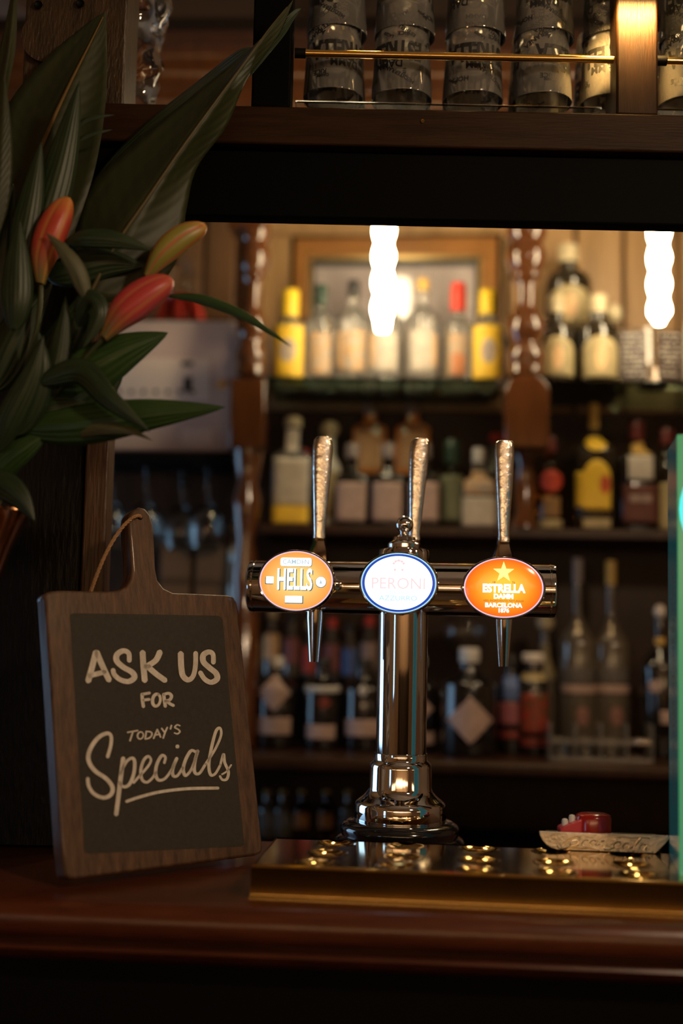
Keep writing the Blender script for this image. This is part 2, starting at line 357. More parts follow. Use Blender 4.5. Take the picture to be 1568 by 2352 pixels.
for row in (0, 1):
    for i, x in enumerate(xs):
        for tier in ((0, 1) if row == 0 else (0,)):
            k += 1
            yy = YG + row * 0.094
            if (row or tier): pass
            tumbler(x + (0.006 if row else 0) + (0.003 if tier else 0), yy, Zpane + tier * 0.0925, [0.4, 2.6, 3.3, 0.9, 5.9, 0.25][i] + tier * 2.1 + row * 1.3,
                    ('upside-down printed lager glass, %s one in front stack %s' % ('upper' if tier else 'lower', where[i])) if row == 0 else 'upside-down printed lager glass in the rear row, ' + where[i])

# picture light above the right upright
pl = at_d(1465, 4, 1.545)
t = thing('picture_light', 'dark hooded picture light at the top right shining down the upright', 'lamp', (pl.x, pl.y, pl.z))
obj('hood', MB().box((0.03, -0.012, 0.022), (0.17, 0.012, 0.045)).box((0.03, 0.010, 0.048), (0.17, 0.05, 0.008)), M['bar_front'], t, bevel=0.002)
obj('arm', MB().tube([(0, 0.01, 0.045), (0, 0.05, 0.05)], 0.005, 10), M['brass'], t)
hb = obj('bulb', MB().tube([(-0.03, 0.010, 0.034), (0.05, 0.010, 0.034)], 0.006, 12), emat('picture_bulb', (1, 0.62, 0.25), 30), t)
area('picture_light_glow', (pl.x, pl.y + 0.010, pl.z + 0.026), (pl.x, pl.y + 0.042, pl.z - 0.012), 0.075, 1.3, (1.0, 0.56, 0.16), shape='RECTANGLE', size_y=0.02, spread=1.1)

# crinkled clear plastic sleeve beside the worn upright
mb = MB(); rings = []; rs = random.Random(5)
base = gp(300, 242, GY + 0.06)
rows = 26; nn = 26
cr = [[rs.uniform(-1, 1) for _ in range(nn)] for _ in range(rows)]
for j in range(rows):
    z = zs_top + 0.001 + j * 0.34 / (rows - 1); o = len(mb.v)
    wz = 0.026 + 0.018 * (j / rows) + 0.004 * math.sin(j * 0.9)
    for i in range(nn):
        a = 2 * PI * i / nn; r = wz * (1 + 0.14 * cr[j][i] + 0.10 * math.sin(3 * a + j * 0.5))
        mb.v.append((base.x - 0.010 + r * math.cos(a), GY + 0.165 + r * math.sin(a), z))
    rings.append(o)
for a, b in zip(rings, rings[1:]):
    for i in range(nn): j2 = (i + 1) % nn; mb.f.append((a + i, a + j2, b + j2, b + i))
mb.f.append(tuple(rings[0] + i for i in range(nn))); mb.f.append(tuple(rings[-1] + i for i in range(nn)))
tag(obj('plastic_sleeve', mb, M['glass'], angle=80), 'crinkled clear plastic sleeve standing on the gantry behind the worn upright', 'plastic sleeve')

# ------------------------------------------------------------------ chalkboard leaning on the post
E = Vector
c_bl, c_br = at_z(153, 2033, BAR + 0.005), at_z(606, 1972, BAR + 0.005)
bx = (c_br - c_bl); bx.z = 0; bx.normalize(); bn0 = E((bx.y, -bx.x, 0)).normalized()      # front normal, level
if bn0.y > 0: bn0 = -bn0
best = None
for i in range(0, 60):                                    # lean that makes both side edges parallel in the board
    lean = math.radians(4 + i * 0.4)
    up = E((0, 0, 1)) * math.cos(lean) - bn0 * math.sin(lean); n = bx.cross(up); n = n if n.y < 0 else -n
    tl, tr = at_plane(101, 1367, c_bl, n), at_plane(546, 1374, c_bl, n)
    w_b = (c_br - c_bl).length; w_t = (tr - tl).length
    skew = abs((tl - c_bl).dot(bx)) + abs((tr - c_br).dot(bx)) + 0.5 * abs(w_b - w_t)
    if best is None or skew < best[0]: best = (skew, lean, up, n)
_, LEAN, bup, bn = best
print('board lean', math.degrees(LEAN), 'yaw', math.degrees(math.atan2(bx.y, bx.x)), 'skew', best[0], 'w', (c_br - c_bl).length)
B0 = c_bl
def bl(zx, zy):                                           # enlarged-view coordinates -> board coordinates (u right, v up)
    p = at_plane(80 + zx / 2.584, 1150 + zy / 2.584, B0, bn) - B0; return (p.dot(bx), p.dot(bup))
def bw(u, w, v): return bx * u + bup * v + bn * (-w)      # w = depth behind the face
board = thing('chalkboard', 'paddle-shaped wooden chalkboard offering specials, leaning on the post beside the brass tray', 'chalkboard', B0)
outl = [(64, 610), (56, 580), (75, 556), (150, 548), (300, 550), (440, 553), (500, 545), (545, 522), (572, 480), (577, 430), (570, 330), (560, 220), (556, 150), (562, 105), (585, 68), (620, 52), (655, 60), (688, 100), (704, 170), (712, 300), (717, 420), (730, 485), (765, 533), (820, 560), (1000, 567), (1140, 573), (1180, 583), (1200, 615), (1212, 690), (1270, 1280), (1335, 1900), (1352, 2070), (1348, 2105), (1310, 2122), (800, 2190), (240, 2264), (200, 2262), (180, 2235), (160, 2050), (130, 1620), (100, 1150), (76, 790)]
poly = [bl(*p) for p in outl]
vmin = min(v for _, v in poly); poly = [(u, v - vmin + 0.0005) for u, v in poly]; VO = -vmin + 0.0005
# thickness: the lowest rear edge of the leaning board is what rests on the bar
TH = 0.024
mb = MB().prism(poly, 0.0, TH, lambda x, y, z: bw(x, y, z + TH * math.tan(LEAN) * 0.0))
o = obj('wood_panel', mb, M['board_wood'], board, bevel=0.0035, seg=3)
lift = -min((bw(u, TH, v)).z for u, v in poly)
board.location = B0 + E((0, 0, max(0.0, lift)))
so = [(207, 705), (212, 690), (225, 684), (640, 690), (1085, 698), (1103, 706), (1112, 725), (1175, 1400), (1238, 2040), (1238, 2060), (1222, 2068), (760, 2090), (312, 2112), (298, 2106), (292, 2090), (250, 1400)]
spoly = [(u, v + VO) for u, v in (bl(*p) for p in so)]
obj('slate', MB().prism(spoly, -0.0004, 0.002, lambda x, y, z: bw(x, y, z)), M['slate'], board, smooth=False)
hole = bl(622, 112); hole = (hole[0], hole[1] + VO)
ring = [(hole[0] + 0.0042 * math.cos(a), hole[1] + 0.0042 * math.sin(a)) for a in [2 * PI * i / 16 for i in range(16)]]
obj('hole', MB().prism(ring, -0.0003, 0.002, lambda x, y, z: bw(x, y, z)), M['bar_front'], board, smooth=False)
rp = []
for zx, zy, w_ in ((640, 116, 0.010), (622, 112, -0.001), (600, 110, -0.004), (560, 128, -0.005), (505, 185, -0.002), (450, 285, 0.004), (412, 390, 0.010), (392, 480, 0.018), (386, 545, 0.026), (384, 600, 0.032)):
    u, v = bl(zx, zy); rp.append(bw(u, w_, v + VO))
rc = catmull(rp, 10); mb = MB()
for ph in (0, 1, 2):
    pts = []
    for i, p in enumerate(rc):
        t_ = (rc[min(i + 1, len(rc) - 1)] - rc[max(i - 1, 0)]).normalized(); nn_ = t_.orthogonal().normalized(); b_ = t_.cross(nn_)
        a = i * 0.85 + ph * 2 * PI / 3; pts.append(p + (nn_ * math.cos(a) + b_ * math.sin(a)) * 0.0013)
    mb.tube(pts, 0.0014, 6)
obj('hanging_cord', mb, M['rope'], board)
def stroke(mb, pts, width, n=9, zero=-0.0012, press=None):
    P = catmull([E((x, y)) for x, y in pts], n); m_ = len(P); L = []; R = []
    for i in range(m_):
        t_ = P[min(i + 1, m_ - 1)] - P[max(i - 1, 0)]
        if t_.length < 1e-6: t_ = E((1, 0))
        t_.normalize(); nrm = E((-t_.y, t_.x))
        wv = width / 2 * (1.0 + 0.18 * (t_.y) * (1 if t_.y > 0 else 0.3))      # heavier on the way down
        L.append(P[i] + nrm * wv); R.append(P[i] - nrm * wv)
    def cap(i, s):
        t_ = (P[1] - P[0]) if i == 0 else (P[-1] - P[-2]); t_.normalize(); nrm = E((-t_.y, t_.x)); out = []
        for k_ in range(1, 6):
            a = PI * k_ / 6; out.append(P[i] + (nrm * math.cos(a) * s + t_ * math.sin(a) * (1 if i else -1)) * width / 2 * 0.9)
        return out
    ringp = L + cap(-1, 1) + R[::-1] + cap(0, -1)
    base_ = len(mb.v); uvp = [bl(p.x, p.y) for p in ringp]
    # quads along the stroke plus the two fans
    for p in L + R: u, v = bl(p.x, p.y); mb.v.append(tuple(bw(u, zero, v + VO)))
    for i in range(m_ - 1): mb.f.append((base_ + i, base_ + i + 1, base_ + m_ + i + 1, base_ + m_ + i))
    for end, s in ((-1, 1), (0, -1)):
        c_ = [P[end] + (L[end] - P[end])] + cap(end, 1) + [R[end]]
        b2 = len(mb.v)
        for p in c_: u, v = bl(p.x, p.y); mb.v.append(tuple(bw(u, zero, v + VO)))
        mb.f.append(tuple(range(b2, b2 + len(c_))))
def ell(cx, cy, rx, ry, tilt=0.1): return [(cx + rx * math.cos(a) + tilt * ry * math.sin(a), cy - ry * math.sin(a)) for a in [1.2 + 2 * PI * i / 10 for i in range(11)]]
L1 = MB()
for s_ in ([(358, 916), (335, 1005), (312, 1088)], [(362, 916), (400, 1005), (436, 1082)], [(322, 1056), (408, 1034)],
           [(556, 965), (552, 922), (520, 908), (484, 930), (482, 968), (522, 1006), (572, 1035), (586, 1066), (552, 1090), (504, 1080), (468, 1050), (460, 1024)],
           [(635, 916), (640, 1000), (648, 1085)], [(738, 914), (712, 965), (655, 1002)], [(664, 1000), (715, 1045), (768, 1083)],
           [(861, 922), (864, 1000), (874, 1055), (905, 1080), (934, 1058), (948, 1000), (950, 922)],
           [(1055, 975), (1052, 928), (1028, 914), (996, 932), (996, 972), (1032, 1008), (1070, 1040), (1076, 1074), (1042, 1094), (1004, 1076), (978, 1038)]):
    stroke(L1, s_, 30)
obj('chalk_lettering', L1, M['chalk'], board, smooth=False)['label'] = 'ASK US in white capitals'
L2 = MB()
for s_ in ([(632, 1164), (634, 1200), (640, 1240)], [(634, 1166), (676, 1158)], [(640, 1200), (674, 1196)], ell(717, 1200, 23, 36), [(760, 1164), (764, 1200), (770, 1238)],
           [(762, 1166), (790, 1160), (806, 1176), (796, 1198), (768, 1206)], [(778, 1206), (798, 1222), (818, 1232)]): stroke(L2, s_, 17)
obj('chalk_lettering', L2, M['chalk'], board, smooth=False)['label'] = 'small word FOR'
L3 = MB()
for s_ in ([(546, 1392), (606, 1381)], [(578, 1387), (560, 1442)], ell(622, 1410, 17, 21), [(657, 1386), (650, 1432)], [(656, 1386), (684, 1390), (690, 1406), (676, 1424), (651, 1432)],
           [(722, 1374), (700, 1428)], [(722, 1374), (742, 1420)], [(709, 1408), (738, 1402)], [(748, 1368), (764, 1390)], [(782, 1362), (768, 1392), (757, 1426)], [(806, 1350), (800, 1372)],
           [(856, 1352), (840, 1347), (826, 1362), (846, 1374), (856, 1387), (842, 1400), (824, 1395)]): stroke(L3, s_, 9)
obj('chalk_lettering', L3, M['chalk'], board, smooth=False)['label'] = "thin word TODAY'S"
L4 = MB()
for s_, w_ in (([(428, 1536), (446, 1470), (448, 1416), (424, 1398), (372, 1424), (325, 1490), (314, 1556), (350, 1618), (420, 1668), (456, 1718), (446, 1762), (402, 1780), (348, 1758), (316, 1712), (310, 1668)], 22),
               ([(520, 1545), (508, 1640), (492, 1770), (478, 1880)], 22), ([(502, 1640), (536, 1570), (572, 1545), (588, 1570), (582, 1640), (555, 1702), (520, 1715), (498, 1690)], 18),
               ([(582, 1690), (622, 1645), (668, 1592), (684, 1556), (668, 1534), (640, 1560), (624, 1620), (632, 1672), (660, 1688), (692, 1664), (716, 1625)], 16),
               ([(764, 1572), (770, 1540), (748, 1530), (720, 1580), (712, 1636), (728, 1674), (764, 1668), (800, 1625), (828, 1570)], 17),
               ([(838, 1545), (814, 1605), (816, 1648), (842, 1648), (874, 1600)], 17), ([(840, 1474), (843, 1477)], 22),
               ([(956, 1512), (924, 1500), (894, 1545), (876, 1605), (888, 1648), (920, 1618), (948, 1550), (962, 1500)], 17), ([(962, 1500), (944, 1570), (944, 1628), (972, 1634), (1008, 1580)], 17),
               ([(1008, 1580), (1066, 1490), (1100, 1408), (1094, 1366), (1070, 1385), (1044, 1480), (1028, 1580), (1038, 1642), (1066, 1636), (1096, 1585)], 16),
               ([(1096, 1585), (1114, 1520), (1122, 1570), (1144, 1625), (1134, 1668), (1108, 1672), (1094, 1652)], 15), ([(1106, 1640), (1134, 1622), (1160, 1585)], 11),
               ([(540, 1802), (620, 1775), (740, 1745), (900, 1726), (1082, 1722)], 18)): stroke(L4, s_, w_)
obj('chalk_lettering', L4, M['chalk'], board, smooth=False)['label'] = 'brush-script word Specials, underlined'

# ------------------------------------------------------------------ brass drip tray
KT = 0.10
TZ = BAR + 0.037
c_l = at_z(582, 1986, TZ); c_bk = at_z(655, 1926, TZ)
ct, st = math.cos(math.atan(KT)), math.sin(math.atan(KT))
tx = E((ct, -st, 0)); ty = E((st, ct, 0))
TD = max(0.17, (c_bk - c_l).dot(ty)); TW = 0.70
print('tray depth', TD, c_l, c_bk)
tray = thing('drip_tray', 'brass drip tray with rows of pressed dimples in front of the beer font', 'drip tray', (c_l.x, c_l.y, BAR), -math.atan(KT))
dimp = []
for pts in (((770, 1937), (751, 1959), (729, 1981)), ((932, 1943), (924, 1968), (914, 1990)), ((1100, 1950), (1099, 1975), (1097, 1997)), ((1267, 1956), (1274, 1981), (1277, 2003)), ((1442, 1963), (1450, 1986), (1466, 2009)), ((1612, 1969), (1632, 1993), (1652, 2018))):
    for p in pts:
        q = at_z(p[0], p[1], TZ) - c_l; dimp.append((q.dot(tx), q.dot(ty)))
nx, ny = 480, 128
def zt(x, y):
    for dx, dy in dimp:
        r = math.hypot(x - dx, y - dy)
        if r < 0.0245:
            q = r / 0.0225
            return -0.0052 * (1 - q ** 2.4) if q < 1 else 0.0007 * math.sin(PI * min(1, (r - 0.0225) / 0.002))
    return 0.0
H_ = TZ - BAR
mb = MB()
for j in range(ny + 1):
    for i in range(nx + 1):
        x, y = TW * i / nx, TD * j / ny
        mb.v.append((x, y, H_ + zt(x, y)))
for j in range(ny):
    for i in range(nx): a = j * (nx + 1) + i; mb.f.append((a, a + 1, a + nx + 2, a + nx + 1))
obj('dimpled_top', mb, M['brass'], tray, angle=50)
mb = MB()
e = 0.0022
prof_ = [(0.0, H_ + 0.0006), (-0.0016, H_ + 0.0002), (-0.0026, H_ - 0.0022), (-0.00262, H_ - 0.0032), (-0.00262, 0.0050), (-0.0028, 0.004), (-0.0040, 0.001), (-0.0040, 0.0)]
loop = [(0, 0, -1, -1), (TW, 0, 1, -1), (TW, TD, 1, 1), (0, TD, -1, 1)]
for r_, z_ in prof_:
    for x, y, sx, sy in loop: mb.v.append((x - sx * r_, y - sy * r_, z_))
for j in range(len(prof_) - 1):
    for i in range(4): a = j * 4 + i; b = j * 4 + (i + 1) % 4; mb.f.append((a, b, b + 4, a + 4))
obj('side_skirt', mb, M['brass'], tray, angle=12)

# ------------------------------------------------------------------ beer font
FY = 1.71; KF = 0.115
fc = at_d(921, 1700, FY)
FXc = fc.x
font = thing('beer_font', 'chrome T-bar beer font with three lit badges behind the brass tray', 'beer font', (FXc, FY, BAR), -math.atan(KF))
def fz(row): return at_d(921, row, FY).z - BAR
PM = FY / FPX * 1.0
def fl(px, row, dy=0.0):                                   # pixel -> font-local point on its front plane shifted by dy
    yaw = math.atan(KF); d = E((math.cos(yaw), -math.sin(yaw), 0)); nrm = E((math.sin(yaw), math.cos(yaw), 0))
    p0 = E((FXc, FY, BAR)) + nrm * dy; q = at_plane(px, row, p0, nrm) - E((FXc, FY, BAR)); return E((q.dot(d), dy, q.z))
def rp_(pairs): return [(h * PM, fz(r)) for r, h in pairs]
zb = fz(1960)
obj('base_plinth', MB().lathe([(0, 0), (0.084, 0)] + rp_([(1958, 140), (1950, 146), (1940, 148), (1930, 147), (1922, 141), (1917, 131), (1912, 131), (1906, 134), (1898, 134), (1890, 128), (1884, 116), (1882, 100)]) + [(0, fz(1882))], 64), M['black_gloss'], font)
obj('base_collar', MB().lathe([(0, fz(1886))] + rp_([(1886, 103), (1884, 104), (1850, 103), (1842, 101), (1836, 94), (1830, 86), (1824, 80), (1815, 73), (1808, 71), (1762, 70), (1754, 69), (1748, 63), (1744, 60), (1730, 60), (1728, 57)]) + [(0, fz(1728))], 64), M['chrome'], font)
obj('column', MB().lathe([(0, fz(1735)), (0.056 * 0.62, fz(1735))] + rp_([(1734, 57), (1420, 57), (1300, 57)]) + [(0, fz(1298))], 64), M['chrome'], font)
obj('finial', MB().lathe(rp_([(1302, 58), (1268, 58), (1263, 56), (1260, 42), (1258, 38), (1250, 38), (1246, 34), (1242, 27), (1238, 26), (1234, 25), (1231, 16), (1227, 10), (1223, 10), (1220, 14)]) + [(20.5 * PM * math.cos(a), fz(1205) + 20.5 * PM * math.sin(a)) for a in [-0.75 + i * (PI / 2 + 0.75) / 10 for i in range(10)]] + [(0, fz(1205) + 20.5 * PM)], 48), M['chrome'], font)
zbar = fz(1352); RB = 60 * PM
xl, xr = fl(573, 1345).x, fl(1277, 1357).x
Mb = Matrix.Rotation(PI / 2, 3, 'Y')
def barlathe(prof, m, name, par=font):
    return obj(name, MB().lathe(prof, 64, M=Mb, c=(0, 0, zbar)), m, par)
barlathe([(0, xl), (RB * 0.9, xl), (RB * 0.985, xl + 0.002), (RB, xl + 0.004), (RB, xr - 0.004), (RB * 0.985, xr - 0.002), (RB * 0.9, xr), (0, xr)], M['chrome'], 'crossbar')
for xa_, s in ((xl, 1), (xr, -1)):
    barlathe([(RB * 0.98, xa_ + s * 0.010), (RB * 1.012, xa_ + s * 0.009), (RB * 1.012, xa_ + s * 0.007), (RB * 0.98, xa_ + s * 0.006)], M['chrome'], 'end_ring')

def graded(name, inner, edge, s_in, s_edge, rx, rz):
    m = bpy.data.materials.new(name); m.use_nodes = True; nt = m.node_tree; b = nt.nodes['Principled BSDF']
    tc = nt.nodes.new('ShaderNodeTexCoord'); mp = nt.nodes.new('ShaderNodeMapping'); mp.inputs['Scale'].default_value = (1 / rx, 0, 1 / rz)
    ln = nt.nodes.new('ShaderNodeVectorMath'); ln.operation = 'LENGTH'
    cr_ = nt.nodes.new('ShaderNodeValToRGB'); es = cr_.color_ramp.elements
    es[0].position = 0.25; es[0].color = tuple(c * s_in for c in inner) + (1,); es[1].position = 0.98; es[1].color = tuple(c * s_edge for c in edge) + (1,)
    nt.links.new(tc.outputs['Object'], mp.inputs[0]); nt.links.new(mp.outputs[0], ln.inputs[0]); nt.links.new(ln.outputs['Value'], cr_.inputs[0])
    nt.links.new(cr_.outputs[0], b.inputs['Emission Color']); b.inputs['Emission Strength'].default_value = 1.0
    b.inputs['Base Color'].default_value = (0.02, 0.02, 0.02, 1); b.inputs['Roughness'].default_value = 0.15; return m
LY = -RB - 0.034                                           # face plane of the badges
def star(cx, cz, R, r, n=5):
    return [(cx + (R if i % 2 == 0 else r) * math.sin(PI * i / n), cz + (R if i % 2 == 0 else r) * math.cos(PI * i / n)) for i in range(2 * n)]
class Flat:                                                # flat print just in front of a badge face
    def __init__(s, y): s.m = MB(); s.y = y
    def poly(s, pts): s.m.add([(x, s.y, z) for x, z in pts], [tuple(range(len(pts)))]); return s
    def text(s, t, size, x, z, **k): put_text(s.m, t, size, lambda a, b: (x + a, s.y, z + b), **k); return s
    def rect(s, x, z, w_, h_, r=0.0):
        pts = []
        for cx, cz, a0 in ((w_ / 2 - r, h_ / 2 - r, 0), (-w_ / 2 + r, h_ / 2 - r, PI / 2), (-w_ / 2 + r, -h_ / 2 + r, PI), (w_ / 2 - r, -h_ / 2 + r, 3 * PI / 2)):
            for i in range(5): a = a0 + i * PI / 8; pts.append((x + cx + r * math.cos(a), z + cz + r * math.sin(a)))
        return s.poly(pts)
    def disc(s, x, z, r, rz=None): return s.poly([(x + r * math.cos(a), z + (rz or r) * math.sin(a)) for a in [2 * PI * i / 32 for i in range(32)]])
def badge(px, row, ax, az, face, label, ring_mat, lean=0.0):
    p = fl(px, row, LY); sc_ = (FY + LY) / FPX; rx, rz = ax * sc_, az * sc_
    b = bpy.data.objects.new('badge', None); col.objects.link(b); b.parent = font; b.location = (p.x, 0, p.z); b['label'] = label
    My = Matrix.Rotation(PI / 2, 3, 'X')
    def sq(prof, name, m, n=72):
        mb_ = MB().lathe([(r, -y) for r, y in prof], n, M=My)
        mb_.v = [(x, y, z * rz / rx) for x, y, z in mb_.v]; return obj(name, mb_, m, b)
    sq([(rx * 0.80, -RB + 0.012), (rx * 0.86, LY + 0.022), (rx * 0.97, LY + 0.016), (rx, LY + 0.010), (rx, LY + 0.002), (rx * 0.975, LY - 0.002), (rx * 0.935, LY - 0.001), (rx * 0.925, LY + 0.003), (0, LY + 0.003)], 'bezel', ring_mat)
    f = MB().lathe([(rx * 0.93, 0.0), (rx * 0.90, 0.0012), (rx * 0.6, 0.0022), (0, 0.0026)], 72, M=My)
    f.v = [(x, y + LY, z * rz / rx) for x, y, z in f.v]; obj('lit_face', f, face, b)
    g_ = MB()
    for i in range(97):
        a_ = 2 * PI * i / 96
        g_.v += [(rx * k_ * math.cos(a_), LY - 0.0012 - 0.0004 * (k_ < 0.92), rz * k_ * math.sin(a_)) for k_ in (0.945, 0.912)]
    g_.f = [(2 * i, 2 * i + 1, 2 * i + 3, 2 * i + 2) for i in range(96)]
    obj('lit_edge', g_, EDGE_BLUE if 'blue' in label else EDGE_LILAC, b)
    return b, rx, rz
EDGE_LILAC = emat('badge_edge_lilac', (0.95, 0.70, 0.95), 0.9); EDGE_BLUE = emat('badge_edge_blue', (0.35, 0.70, 1.0), 1.1)
WHT = emat('badge_white', (0.92, 0.97, 1.0), 2.4); TEAL = mat('badge_teal_print', (0.03, 0.07, 0.09), 0.4, emit=(0.10, 0.30, 0.34), es=0.35)
s0_ = (FY + LY) / FPX
b1, rx, rz = badge(680, 1334, 91, 73, graded('helles_face', (1.0, 0.56, 0.17), (1.0, 0.33, 0.05), 1.3, 1.0, 91 * s0_, 73 * s0_), 'lit orange and white lager badge, HELLS', M['chrome'])
y0 = LY - 0.0032
sh = Flat(y0); wh = Flat(y0 - 0.0005); dk = Flat(y0 - 0.0010)
sh.rect(0.0005, 0.0247, 0.0425, 0.0115, 0.003); wh.rect(-0.0003, 0.0253, 0.0425, 0.0115, 0.003)
dk.text('CAMDEN', 0.0088, -0.0003, 0.0253, bold=0.0001)
sh.text('HELLS', 0.040, -0.0005, -0.0005, bold=0.0009, squash=0.46); wh.text('HELLS', 0.040, -0.0018, 0.0004, bold=0.0008, squash=0.46)
sh.rect(-0.0365, -0.0003, 0.0112, 0.010, 0.001); wh.rect(-0.0357, 0.0005, 0.0104, 0.0094, 0.001)
sh.disc(0.0342, -0.0015, 0.0076); wh.disc(0.0342, -0.0012, 0.0069); dk.poly([(0.0322, -0.0035), (0.0362, -0.0035), (0.0342, 0.0022)]); dk.disc(0.0342, -0.0012, 0.0012)
sh.rect(-0.0018, -0.0257, 0.025, 0.0105, 0.0005); wh.rect(-0.0024, -0.0252, 0.0235, 0.0092, 0.0005); dk.text('LAGER', 0.0052, -0.0024, -0.0252)
obj('print', sh.m, TEAL, b1, smooth=False); obj('print', wh.m, WHT, b1, smooth=False); obj('print', dk.m, mat('badge_grey_print', (0.2, 0.3, 0.35), 0.5, emit=(0.45, 0.62, 0.7), es=0.8), b1, smooth=False)

b2, rx, rz = badge(915, 1339, 92, 73, graded('peroni_face', (0.90, 0.96, 1.0), (0.62, 0.84, 1.0), 2.2, 1.7, 92 * s0_, 73 * s0_), 'glaring white lager badge with blue rim, PERONI', M['chrome'])
ring = MB()
for i in range(97):
    a = 2 * PI * i / 96
    ring.v += [(rx * k_ * math.cos(a), LY - 0.0016 - 0.0006 * (k_ < 0.9), rz * k_ * math.sin(a)) for k_ in (0.910, 0.845)]
ring.f = [(2 * i, 2 * i + 1, 2 * i + 3, 2 * i + 2) for i in range(96)]
obj('blue_rim', ring, emat('badge_blue', (0.03, 0.12, 0.75), 0.55), b2)
f1 = Flat(y0); f1.text('PERONI', 0.0215, 0.0, -0.0015, squash=1.0); obj('print', f1.m, emat('badge_faint_red', (1.0, 0.70, 0.72), 1.05), b2, smooth=False)
f2 = Flat(y0); f2.text('NASTRO', 0.0058, 0.0, -0.0132).text('AZZURRO', 0.0095, 0.0, -0.0208, squash=1.15); obj('print', f2.m, emat('badge_faint_blue', (0.45, 0.80, 0.95), 1.0), b2, smooth=False)
f3 = Flat(y0)
for a in (0.5, 0.95, 1.57, 2.2, 2.65): f3.disc(0.0075 * math.cos(a), 0.0225 + 0.0075 * math.sin(a), 0.0016)
f3.disc(-0.005, 0.0175, 0.0016).disc(0.005, 0.0175, 0.0016).rect(0, 0.0295, 0.008, 0.0015, 0.0004); obj('print', f3.m, emat('badge_crest', (1.0, 0.68, 0.70), 1.0), b2, smooth=False)

b3, rx, rz = badge(1156, 1350, 95, 72, graded('estrella_face', (1.0, 0.47, 0.02), (1.0, 0.10, 0.005), 1.25, 1.0, 95 * s0_, 72 * s0_), 'lit deep orange lager badge with yellow star, ESTRELLA', M['chrome'])
f1 = Flat(y0); f1.poly(star(0.0, 0.0205, 0.0145, 0.0058)); obj('print', f1.m, emat('badge_yellow', (1.0, 0.82, 0.22), 1.5), b3, smooth=False)
f2 = Flat(y0); f2.text('ESTRELLA', 0.0150, 0.0, -0.0015, bold=0.0007, squash=0.86).text('DAMM', 0.0088, 0.0, -0.0118, bold=0.0004).text('BARCELONA', 0.0080, 0.0, -0.0235, bold=0.0003, squash=1.05).text('1876', 0.0075, 0.0, -0.0305, bold=0.0003); obj('print', f2.m, WHT, b3, smooth=False)
f3 = Flat(y0); f3.text('18', 0.0045, -0.0130, 0.0068).text('76', 0.0045, 0.0130, 0.0068).text('100% INGREDIENTES NATURALES', 0.0036, 0.0, -0.0175); obj('print', f3.m, emat('badge_red_print', (0.6, 0.03, 0.01), 0.6), b3, smooth=False)

def handle(pts, ang, label_=None):
    # pts: (px centre, row, half width px) from the top down
    h = bpy.data.objects.new('tap_handle', None); col.objects.link(h); h.parent = font
    mb_ = MB(); n = 28; rings = []
    for px, row, hw in pts:
        q = fl(px, row, 0.030 if label_ else 0.012); o_ = len(mb_.v)
        for i in range(n):
            a = 2 * PI * i / n; ca, sa = math.cos(a), math.sin(a); k_ = 1 / (abs(ca) ** 3.2 + abs(sa) ** 3.2) ** (1 / 3.2)
            x, y = hw * PM * k_ * ca, min(hw, 15) * PM * k_ * sa
            mb_.v.append((q.x + x * math.cos(ang) - y * math.sin(ang), q.y + x * math.sin(ang) + y * math.cos(ang), q.z))
        rings.append(o_)
    for a, b in zip(rings, rings[1:]):
        for i in range(n): j = (i + 1) % n; mb_.f.append((a + i, a + j, b + j, b + i))
    mb_.f.append(tuple(rings[0] + i for i in range(n))); mb_.f.append(tuple(rings[-1] + i for i in range(n))[::-1])
    obj('lever', mb_, M['chrome_worn'], h, angle=60)
    px, row, hw = pts[-1]; q = fl(px, row, 0.030 if label_ else 0.012)
    zz = q.z; zt_ = zbar + RB * 0.80
    obj('socket', MB().lathe([(0, zz + 0.004), (hw * 1.1 * PM, zz + 0.003), (hw * 1.15 * PM, zz - 0.006), (hw * 1.7 * PM, zz - 0.020), (hw * 1.75 * PM, zt_ if zt_ < zz - 0.022 else zz - 0.03), (0, zt_ if zt_ < zz - 0.022 else zz - 0.03)], 8, p=3.0, ry=0.8, c=(q.x, q.y, 0)), M['chrome'], h, angle=25)
    return h
handle([(742, 1003, 10), (742, 1005, 17), (741.5, 1012, 21.5), (741, 1030, 23.5), (739, 1080, 22), (736, 1140, 18), (734, 1195, 15), (733, 1222, 13.5), (733, 1236, 14)], 0.25)
handle([(965, 1007, 9), (965, 1009, 16), (964.5, 1016, 21), (963, 1034, 23), (960, 1085, 21.5), (956, 1145, 17.5), (953, 1195, 14.5), (951, 1225, 13), (951, 1240, 14)], 0.22, 'x')
handle([(1158, 1012, 10), (1158, 1014, 17), (1158, 1021, 21.5), (1158, 1038, 22.5), (1158, 1085, 21), (1157, 1145, 17.5), (1156, 1200, 14.5), (1156, 1232, 13), (1156, 1244, 14)], 0.2)
for px, r0, r1 in ((724, 1400, 1520), (1157, 1410, 1531)):
    q = fl(px, r0, -0.012); q1 = fl(px, r1, -0.012)
    obj('spout', MB().lathe([(0, q.z), (19.5 * PM, q.z), (19.5 * PM, q.z - 0.012), (17 * PM, q.z - 0.03), (11.5 * PM, q1.z), (8 * PM, q1.z), (8 * PM, q1.z + 0.006), (0, q1.z + 0.006)], 32, c=(q.x, q.y, 0)), M['chrome'], font)

